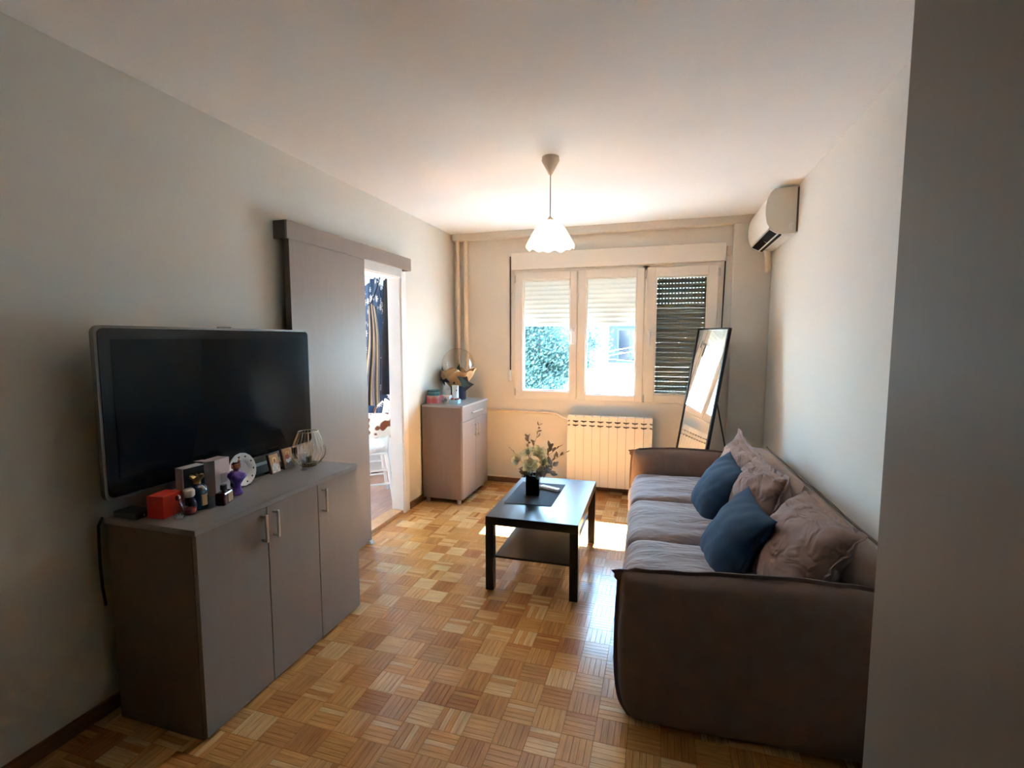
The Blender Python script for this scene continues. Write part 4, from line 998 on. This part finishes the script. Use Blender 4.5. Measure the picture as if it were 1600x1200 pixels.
for k, (a, b_) in enumerate(((.002, CL / 2 - .002), (CL / 2 + .002, CL - .002))):
    dr = MB().box(CD - .0185, CD, a, b_, CZ + .004, CH - .152).build('door', 'taupe_laminate', cc, bevel=.0012)
    hy = b_ - .030 if k == 0 else a + .030
    MB().box(CD, CD + .024, hy - .004, hy + .004, .590, .598).box(CD, CD + .024, hy - .004, hy + .004, .680, .688).box(CD + .018, CD + .026, hy - .005, hy + .005, .578, .70).build('handle', 'steel', dr, bevel=.002)
for a, b_ in ((.035, .035), (CD - .05, .03), (.035, CL - .035), (CD - .05, CL - .03)): MB().lathe([(.018, 0), (.020, .004), (.020, CZ)], 14, (a, b_, 0)).build('foot', 'steel', cc, smooth=True, angle=40)
KT = CH
o = put('floral_box', 'floral printed red and cream box at the wall end of the corner cabinet', 'box', .085, 4.085, 0, KT)
MB().box(-.06, .06, -.055, .055, 0, .072).build('carton', 'floral_card', o, bevel=.002)
MB().box(-.061, .061, -.056, .056, .060, .0605).build('lid_line', 'lid_red', o)
o = put('tin_box', 'dark teal octagonal tin standing on the floral box', 'tin', .075, 4.085, .2, KT + .072)
oct_ = lambda r_: [(r_ * math.cos(PI / 8 + k * PI / 4), r_ * math.sin(PI / 8 + k * PI / 4)) for k in range(8)]
MB().prism(oct_(.058), 0, .026, 'z').build('tin_body', 'teal_tin', o, bevel=.002)
MB().prism(oct_(.0592), .026, .029, 'z').build('rim_stripe', 'tin_stripe', o)
MB().prism(oct_(.059), .029, .048, 'z').build('tin_lid', 'teal_tin', o, bevel=.003)
o = put('floral_box', 'smaller pale box with a purple flower behind the red floral box', 'box', .165, 4.175, .15, KT)
MB().box(-.04, .04, -.05, .05, 0, .062).build('carton', 'card_white', o, bevel=.002)
fl5 = [(.018 * (.55 + .45 * math.cos(5 * a)) * math.cos(a), .032 + .018 * (.55 + .45 * math.cos(5 * a)) * math.sin(a)) for a in [2 * PI * i / 40 for i in range(40)]]
MB().prism(fl5, -.0512, -.0505, 'y').build('flower_print', 'purple_bottle', o)
MB().prism([(v - .0, u) for v, u in fl5], .0403, .041, 'x').build('flower_print', 'purple_bottle', o)
o = put('small_carton', 'little white carton beside the teal tin', 'box', .155, 4.23, .1, KT)
MB().box(-.02, .02, -.02, .02, 0, .108).build('carton', 'card_white', o, bevel=.001)
o = put('white_canister', 'tall white cylinder with a small dark mark in front of the balloon box', 'canister', .222, 4.245, .1, KT)
MB().lathe([(0, 0), (.031, 0), (.032, .003), (.031, .05), (.030, .10), (.032, .150), (.031, .152), (0, .152)], 28).build('tube', 'candle_white', o, smooth=True, angle=40)
XM = Matrix.Rotation(math.radians(38), 4, 'Z') @ Matrix.Rotation(0, 4, 'X')
ovp = [(.0045 * math.cos(2 * PI * i / 14), .108 + .0075 * math.sin(2 * PI * i / 14)) for i in range(14)]
MB().prism(ovp, -.0325, -.0300, 'y', XM).build('mark', 'black_plastic', o)
MB().prism([(u, v - .082) for u, v in ovp], -.0328, -.0305, 'y', XM).build('mark', 'label_brown', o)
o = put('trinket_box', 'light blue open box of small trinkets at the cabinet front edge', 'box', .275, 4.105, .1, KT)
MB().box(-.045, .045, -.045, .045, 0, .004).box(-.045, -.042, -.045, .045, .004, .038).box(.042, .045, -.045, .045, .004, .038).box(-.042, .042, -.045, -.042, .004, .038).box(-.042, .042, .042, .045, .004, .038).build('tray', 'soft_blue_card', o)
for k, (a, b_, m_) in enumerate(((-.02, -.02, 'lid_red'), (.015, -.015, 'icon_wood'), (.0, .02, 'card_white'), (.025, .022, 'lid_red'), (-.025, .018, 'copper'))):
    MB().lathe([(0, .004), (.014, .006), (.016, .03), (.012, .046), (0, .05)], 12, (a, b_, 0)).build('trinket', m_, o, smooth=True)
o = put('glass_dish', 'small clear glass dish left of the blue trinket box', 'dish', .205, 4.02, 0, KT)
MB().lathe([(0, 0), (.012, 0), (.010, .012), (.024, .026), (.034, .040), (.032, .041), (.022, .029), (0, .018)], 24).build('bowl', 'clear_glass', o, smooth=True, angle=60)
# balloon bouquet
bq = put('balloon_bouquet', 'clear balloon with a white rose wrapped in kraft paper on a navy hat box', 'bouquet', .178, 4.42, 0, KT)
MB().lathe([(0, 0), (.072, 0), (.074, .003), (.074, .135), (.0, .136)], 30).build('hat_box', 'navy_box', bq, smooth=True, angle=40)
BR = .158
ballp = [(BR * math.sin(PI * i / 18), .345 - BR * math.cos(PI * i / 18)) for i in range(19)]
MB().lathe([(max(1e-7, r_), z) for r_, z in ballp], 36).build('balloon', 'balloon_film', bq, smooth=True)
def crumple(seed, amp):
    def f_(k, a, r_, z): return r_ * (1 + amp * noise.noise(Vector((math.cos(a) * 3 + seed, math.sin(a) * 3, k * .8)))), z + amp * .30 * noise.noise(Vector((math.cos(a) * 2.6 + seed, math.sin(a) * 2.6, 9 + k * .1))) - (.030 * max(0, math.cos(a + 1.25)) if 4 <= k <= 7 else 0)
    return f_
MB().lathe([(.060, .130), (.085, .155), (.110, .185), (.140, .220), (.158, .255), (.168, .290), (.165, .290), (.155, .256), (.136, .222), (.106, .188), (.08, .160), (.05, .137)], 44, wob=crumple(3, .16)).build('kraft_wrap', 'kraft_paper', bq, smooth=True, angle=70)
def sheet(pts, name, m, th=.0015):
    q = [Vector(p_) for p_ in pts]; nn = (q[1] - q[0]).cross(q[-1] - q[0]).normalized() * th
    n_ = len(q); MB().add([tuple(p_) for p_ in q] + [tuple(p_ + nn) for p_ in q], [tuple(range(n_ - 1, -1, -1)), tuple(range(n_, 2 * n_))] + [(i, (i + 1) % n_, n_ + (i + 1) % n_, n_ + i) for i in range(n_)]).build(name, m, bq)
sheet([(-.095, -.10, .14), (-.165, -.06, .19), (-.160, -.02, .345), (-.135, -.075, .27)], 'paper_tip', 'black_paper')
sheet([(-.12, -.10, .18), (.02, -.12, .16), (-.01, -.10, .235), (-.125, -.07, .245)], 'paper_tip', 'black_paper')
sheet([(.05, -.13, .235), (.135, -.10, .235), (.15, -.09, .17), (.10, -.125, .165)], 'paper_tip', 'black_paper')
sheet([(-.06, .10, .30), (-.02, .11, .26), (-.03, .11, .345)], 'paper_tip', 'ribbon_green')
sheet([(.055, -.155, .235), (.095, -.150, .235), (.185, -.165, .150), (.125, -.175, .135)], 'ribbon_tail', 'ribbon_green')
sheet([(.06, -.145, .225), (.13, -.14, .205), (.225, -.15, .165), (.135, -.165, .095)], 'ribbon_tail', 'black_paper')
rose = MB()
for k, (r_, z, tl) in enumerate(((.022, .238, .9), (.028, .236, .7), (.034, .232, .45), (.040, .226, .2))):
    for i in range(6):
        a = 2 * PI * i / 6 + k * .5
        rose.lathe([(0, 0), (.014, .003), (.018, .010), (.015, .018), (0, .020)], 8, X=Matrix.Translation((r_ * math.cos(a) + .005, r_ * math.sin(a) - .02, z + .012)) @ Matrix.Rotation(a, 4, 'Z') @ Matrix.Rotation(tl, 4, 'Y'))
rose.lathe([(0, .25), (.018, .255), (.02, .275), (.012, .288), (0, .29)], 12, (.005, -.02, 0)).build('rose', 'rose_white', bq, smooth=True)

# ------------------------------------------------------------------ wardrobe on the right
wdx, wdy = 2.42, .833
wd = thing('wardrobe', 'tall taupe wardrobe with plain satin doors at the right edge', 'wardrobe', (wdx, -1.30, 0))
WL = wdy + 1.30
MB().box(.02, .535, WL - .018, WL, 0, 2.36).build('side_panel', 'taupe_side', wd, bevel=.001)
MB().box(.02, .535, 0, .018, 0, 2.36).build('side_panel', 'taupe_side', wd, bevel=.001)
MB().box(.02, .535, .018, WL - .018, 2.342, 2.36).build('top_panel', 'taupe_side', wd)
MB().box(.525, .535, .018, WL - .018, .06, 2.342).build('back_panel', 'taupe_side', wd)
MB().box(.05, .525, .018, WL - .018, 0, .07).build('plinth', 'dark_edge', wd)
nd = 4
for k in range(nd):
    a, b_ = WL * k / nd + .0015, WL * (k + 1) / nd - .0015
    MB().box(0, .019, a, b_, .07, 2.358).build('door', 'wardrobe_laminate', wd, bevel=.0012)

# ------------------------------------------------------------------ bedroom seen through the doorway
BX0 = -2.6
struct(box('floor_bedroom', (BX0, -T, 1.6, YW, -.08, -.004), 'subfloor'), 'reddish laminate floor of the next room')
flb = bpy.data.objects['floor_bedroom']
pw_ = .19; k = 0; xx = BX0
while xx < -T - .01:
    y = 1.6 - rnd.uniform(0, 1.0)
    while y < YW:
        a, b_ = max(1.6, y), min(YW, y + 1.2)
        if b_ - a > .05: MB().box(xx + .0008, min(xx + pw_, -T) - .0008, a + .0008, b_ - .0008, -.004, 0).build('plank', rnd.choice(['laminate', 'laminate_b']), flb)
        y += 1.2
    xx += pw_
struct(box('ceiling_bedroom', (BX0, -T, 1.6, YW, H, H + .12), 'bedroom_paint'))
struct(box('wall_bedroom_left', (BX0 - .1, BX0, 1.6, YW, -.05, H), 'bedroom_paint'))
struct(box('wall_bedroom_near', (BX0, -T, 1.5, 1.6, -.05, H), 'bedroom_paint'))
b2x0, b2x1, b2z0, b2z1 = -2.35, -1.15, .85, 2.2
struct(MB().box(BX0 - .1, b2x0, YW, YW + .24, -.1, H).box(b2x1, 0, YW, YW + .24, -.1, H).box(b2x0, b2x1, YW, YW + .24, -.1, b2z0).box(b2x0, b2x1, YW, YW + .24, b2z1, H).build('wall_bedroom_window', 'bedroom_paint'))
w2 = struct(MB().box(b2x0, b2x0 + .06, YW + .02, YW + .08, b2z0, b2z1).box(b2x1 - .06, b2x1, YW + .02, YW + .08, b2z0, b2z1).box(b2x0 + .06, b2x1 - .06, YW + .02, YW + .08, b2z0, b2z0 + .06).box(b2x0 + .06, b2x1 - .06, YW + .02, YW + .08, b2z1 - .06, b2z1).build('window_2', 'white_pvc'), 'white window of the next room')
MB().box(b2x0 + .06, b2x1 - .06, YW + .05, YW + .054, b2z0 + .06, b2z1 - .06).build('pane', 'pane_glass', w2)
# garments
def garment(name, label, cat, m, cx, cy, zt_, zb_, w0, w1, fold, nf, seed, ang=0.0, twist=0.0, th=.012):
    nu, nv = 28, 26; b_ = MB(); uvs = []
    for s_ in (0, 1):
        for j in range(nv + 1):
            v = j / nv; wj = w0 + (w1 - w0) * v ** .8
            for i in range(nu + 1):
                u = i / nu - .5
                x = u * wj + twist * math.sin(v * 5) * .12; y = fold * (.35 + .65 * v) * math.sin(u * nf * PI * 2 + seed + v * 1.2) + .02 * noise.noise(Vector((u * 4 + seed, v * 4, 0)))
                z = zt_ + (zb_ - zt_) * v - (.05 * abs(u) * 2 if j == 0 else 0)
                ca, sa_ = math.cos(ang + twist * v * 3), math.sin(ang + twist * v * 3)
                yy = y + (th if s_ else 0)
                b_.v.append((x * ca - yy * sa_, x * sa_ + yy * ca, z))
    A_ = (nu + 1) * (nv + 1)
    for j in range(nv):
        for i in range(nu):
            a = j * (nu + 1) + i; q = (a, a + 1, a + nu + 2, a + nu + 1); b_.f.append(q); b_.f.append(tuple(k + A_ for k in q[::-1]))
    rim = [i for i in range(nu + 1)] + [j * (nu + 1) + nu for j in range(1, nv + 1)] + [nv * (nu + 1) + i for i in range(nu - 1, -1, -1)] + [j * (nu + 1) for j in range(nv - 1, 0, -1)]
    for k in range(len(rim)): a, c = rim[k], rim[(k + 1) % len(rim)]; b_.f.append((a, a + A_, c + A_, c))
    o = b_.build(name, m, None, smooth=True, angle=60, loc=(cx, cy, 0)); me = o.data
    ul = me.uv_layers.new(name='grain')
    for lp_ in me.loops:
        vi = lp_.vertex_index % A_; i, j = vi % (nu + 1), vi // (nu + 1)
        ul.data[lp_.index].uv = ((i / nu) * max(w0 * 1.5, .34), j / nv * (zt_ - zb_))
    return tag(o, label, cat)
rail = thing('clothes_rail', 'thin white clothes rail high on the far bedroom wall', 'clothes rail', (-1.05, 4.59, 2.16))
MB().tube([(0, 0, 0), (.75, 0, 0)], .008, 8).build('bar', 'chair_white', rail)
MB().box(.05, .07, 0, .16, -.012, .012).box(.68, .70, 0, .16, -.012, .012).build('bracket', 'chair_white', rail)
garment('floral_dress', 'navy dress with white daisies hanging in the next room', 'dress', 'daisy_cloth', -.90, 4.64, 2.10, .66, .24, .36, .030, 2.5, .5)
rb = garment('striped_robe', 'gold, black and grey striped robe hanging in the next room', 'robe', 'striped_cloth', -.765, 4.40, 1.86, .80, .07, .19, .024, 2.0, 1.1, ang=.25, twist=.14)
MB().tube([(0, .0, 1.85), (.01, .10, 2.02), (.0, .185, 2.150), (.0, .195, 2.172)], .006, 8).build('hanging_loop', 'black_cloth', rb, smooth=True)
garment('black_coat', 'long black coat hanging nearest the door frame in the next room', 'coat', 'black_cloth', -.640, 4.565, 2.15, .90, .16, .30, .032, 2.2, 2.1)
garment('white_shirt', 'white floral blouse tucked among the hanging clothes', 'blouse', 'daisy_cloth', -.800, 4.53, 2.13, 1.75, .10, .13, .014, 1.5, 3.0)
# white dresser behind the chair
o = thing('white_dresser', 'white dresser standing behind the chair in the next room', 'dresser', (-1.32, 4.46, 0))
MB().box(0, .42, 0, .28, .04, .62).build('carcass', 'chair_white', o, bevel=.003)
for k in range(3): MB().box(.01, .41, -.018, 0, .06 + k * .19, .235 + k * .19).build('drawer', 'chair_white', o, bevel=.002)
MB().box(-.01, .43, -.02, .28, .62, .64).build('top', 'chair_white', o, bevel=.002)
MB().box(.02, .4, .02, .26, 0, .04).build('plinth', 'dark_edge', o)
# chair
ch = thing('white_chair', 'white wooden chair with rungs just inside the next room', 'chair', (-.57, 3.89, 0), math.radians(39.7))
# local: back at +x, seat front at -x
def leg(x0, y0_, z0, x1, y1_, z1, r0=.017, r1=.013): MB().tube([(x0, y0_, z0), (x1, y1_, z1)], [r0, r1], 10).build('leg', 'chair_white', ch, smooth=True, angle=60)
leg(-.17, -.17, .45, -.20, -.19, 0); leg(-.17, .17, .45, -.20, .19, 0)
for s_ in (-1, 1):
    MB().tube([(.245, s_ * .19, 0), (.19, s_ * .17, .45), (.205, s_ * .175, .66), (.25, s_ * .18, .90)], [.015, .018, .016, .013], 10).build('rear_leg', 'chair_white', ch, smooth=True, angle=60)
MB().box(-.20, .20, -.19, .19, .435, .46).build('seat', 'chair_white', ch, bevel=.01)
for z in (.16, .29):
    MB().tube([(-.19, -.185, z), (.222, -.182, z)], .010, 8).build('rung', 'chair_white', ch)
    MB().tube([(-.19, .185, z), (.222, .182, z)], .010, 8).build('rung', 'chair_white', ch)
MB().tube([(-.192, -.18, .22), (-.192, .18, .22)], .010, 8).build('rung', 'chair_white', ch)
MB().box(.235, .255, -.18, .18, .84, .91).build('top_rail', 'chair_white', ch, bevel=.006)
for k in range(3): MB().tube([(.195, -.09 + k * .09, .46), (.24, -.09 + k * .09, .85)], .007, 8).build('spindle', 'chair_white', ch)
sp_ = soft_box(.40, .40, .055, .024, 18, crown=.012, wrinkle=.014, wscale=(30, 30, 30), seed=4)
cu = sp_.build('seat_pad', 'fluffy_white', None, smooth=True, loc=(-.57, 3.89, .492), rot=(0, 0, math.radians(39.7))); tag(cu, 'fluffy white pad on the seat of the white chair', 'seat pad')
bgp = thing('cow_print_bag', 'white and brown cow-print bag hanging on the white chair back', 'bag', (-.345, 3.905, .70), math.radians(31.5))
b_, f_ = pillow_mesh(.26, .24, .12, pinch=.04, wrinkle=.01, seed=3); b_.build('bag_body', 'cow_patch', bgp, smooth=True, loc=(-.02, -.02, .0))
MB().tube([(-.09, -.02, .09), (-.075, -.01, .16), (-.01, .03, .215), (.05, .01, .16), (.06, -.02, .09)], .010, 8).build('handle', 'cow_patch', bgp, smooth=True)
MB().box(-.150, -.122, -.05, .01, -.085, .075).build('side_gusset', 'strap_brown', bgp, bevel=.01)

# ------------------------------------------------------------------ outdoors
GZ = -4.5
struct(box('ground', (-40, 40, YW + .24, 70, GZ - .3, GZ), 'pale_paving'), 'pale ground outside')
struct(MB().box(-12, BX0 - .1, YW, YW + .24, GZ, H + 4).box(RX + .15, 12, YW, YW + .24, GZ, H + 4).box(BX0 - .1, RX + .15, YW, YW + .24, GZ, -.1).box(BX0 - .1, RX + .15, YW, YW + .24, H, H + 4).build('wall_facade', 'facade'), 'outer facade')
def tree(name, label, x, y, zc, rx, ry, rz, m, n, seed, leafsize=.09, clump=9):
    tr = thing(name, label, 'tree', (x, y, GZ))
    rs_ = random.Random(seed); cz = zc - GZ
    MB().tube([(0, 0, 0), (.08, 0, cz * .4), (-.05, .05, cz * .8), (0, 0, cz + rz * .5)], [.16, .13, .10, .03], 10).build('trunk', 'bark', tr, smooth=True)
    for k in range(6):
        a = 2 * PI * k / 6 + rs_.random(); MB().tube([(0, 0, cz * .6), (rx * .4 * math.cos(a), ry * .4 * math.sin(a), cz * .85), (rx * .8 * math.cos(a), ry * .8 * math.sin(a), cz + rz * rs_.uniform(-.4, .5))], [.06, .04, .01], 6).build('branch', 'bark', tr)
    vs_ = []; fs = []
    cl = []
    for k in range(clump * 5):
        u = Vector((rs_.gauss(0, 1), rs_.gauss(0, 1), rs_.gauss(0, 1))).normalized() * rs_.uniform(.35, 1.0)
        cl.append(Vector((u.x * rx, u.y * ry, u.z * rz + cz)))
    for k in range(n):
        c = rs_.choice(cl); sg = min(rx, rz) * .19
        q = c + Vector((rs_.gauss(0, sg), rs_.gauss(0, sg), rs_.gauss(0, sg * .7)))
        d = Vector((rs_.gauss(0, 1), rs_.gauss(0, 1), rs_.gauss(0, 1))).normalized(); e_ = d.orthogonal().normalized(); f2 = d.cross(e_)
        L = leafsize * rs_.uniform(.6, 1.3); W = L * .45; o = len(vs_)
        vs_ += [tuple(q), tuple(q + e_ * L * .5 + f2 * W * .5), tuple(q + e_ * L), tuple(q + e_ * L * .5 - f2 * W * .5)]; fs.append((o, o + 1, o + 2, o + 3))
    me = bpy.data.meshes.new('foliage'); me.from_pydata(vs_, [], fs); fo = link('foliage', me, m, tr); fo['kind'] = 'stuff'
tree('broadleaf_tree', 'dense green tree filling the view through the left window leaf', -.76, 11.7, .95, .98, .8, 1.65, 'leaf_green', 22000, 1, .10)
tree('broadleaf_tree', 'deep green tree top behind the left window leaf', -2.9, 18.0, 1.6, 1.9, 1.4, 2.6, 'leaf_deep', 14000, 2, .15)
tree('broadleaf_tree', 'pale wispy tree seen at the left of the middle window leaf', -.15, 14.9, 1.55, .75, .6, 1.1, 'leaf_pale', 3800, 3, .10)
tree('broadleaf_tree', 'dark slender branches low in the middle window leaf', -.12, 13.5, .78, .40, .3, .35, 'leaf_green', 1500, 4, .10)
hs = thing('neighbour_house', 'blue shaded house across the street in the middle window leaf', 'house', (-.15, 22.0, GZ))
MB().box(0, 8, 0, 6, 0, 7.2).build('house_wall', 'house_blue', hs)
MB().box(-.15, 8.15, -.15, 6.15, 7.2, 7.4).build('roof', 'asphalt', hs)
for i in range(3):
    for j in range(2):
        wx_, wz_ = .45 + i * 1.6, 2.4 + j * 2.55
        f_ = MB().box(wx_ - .08, wx_, -.05, .02, wz_, wz_ + 1.5).box(wx_ + 1.0, wx_ + 1.08, -.05, .02, wz_, wz_ + 1.5).box(wx_, wx_ + 1.0, -.05, .02, wz_, wz_ + .08).box(wx_, wx_ + 1.0, -.05, .02, wz_ + 1.42, wz_ + 1.5).box(wx_ + .46, wx_ + .54, -.05, .02, wz_ + .08, wz_ + 1.42).build('window', 'house_frame', hs)
        MB().box(wx_, wx_ + 1.0, -.02, -.01, wz_ + .08, wz_ + 1.42).build('pane', 'house_pane', f_)
o = thing('garage', 'low white building with a sunlit flat roof below the window', 'building', (-.45, 15.8, GZ))
MB().box(0, 9, 0, 5.2, 0, -GZ + .44).build('garage_wall', 'render_white', o)
MB().box(-.05, 9.05, -.05, 5.25, -GZ + .44, -GZ + .50).build('roof_edge', 'asphalt', o)
up_ = thing('utility_pole', 'grey utility pole carrying the wires beyond the closed shutter', 'pole', (3.2, 14.6, GZ))
MB().tube([(0, 0, 0), (0, 0, 3.5), (0, 0, 6.6)], [.13, .11, .09], 12).build('post', 'facade', up_, smooth=True, angle=60)
MB().box(-.05, .05, -.6, .6, 6.2, 6.3).build('crossarm', 'bark', up_)
for i, (za, zb_, lab) in enumerate(((1.02, 1.60, 'upper'), (.88, 1.50, 'second'), (.95, .75, 'lowest'))):
    pts = [(-.08 + k * .318, 14.86 - k * .026, za + (zb_ - za) * k / 10 - .015 * math.sin(PI * k / 10)) for k in range(11)]
    tag(MB().tube(pts, .011, 6).build('overhead_wire', 'wire_pale', smooth=True), lab + ' of the three overhead wires crossing the middle window leaf', 'wire', 'overhead wires')
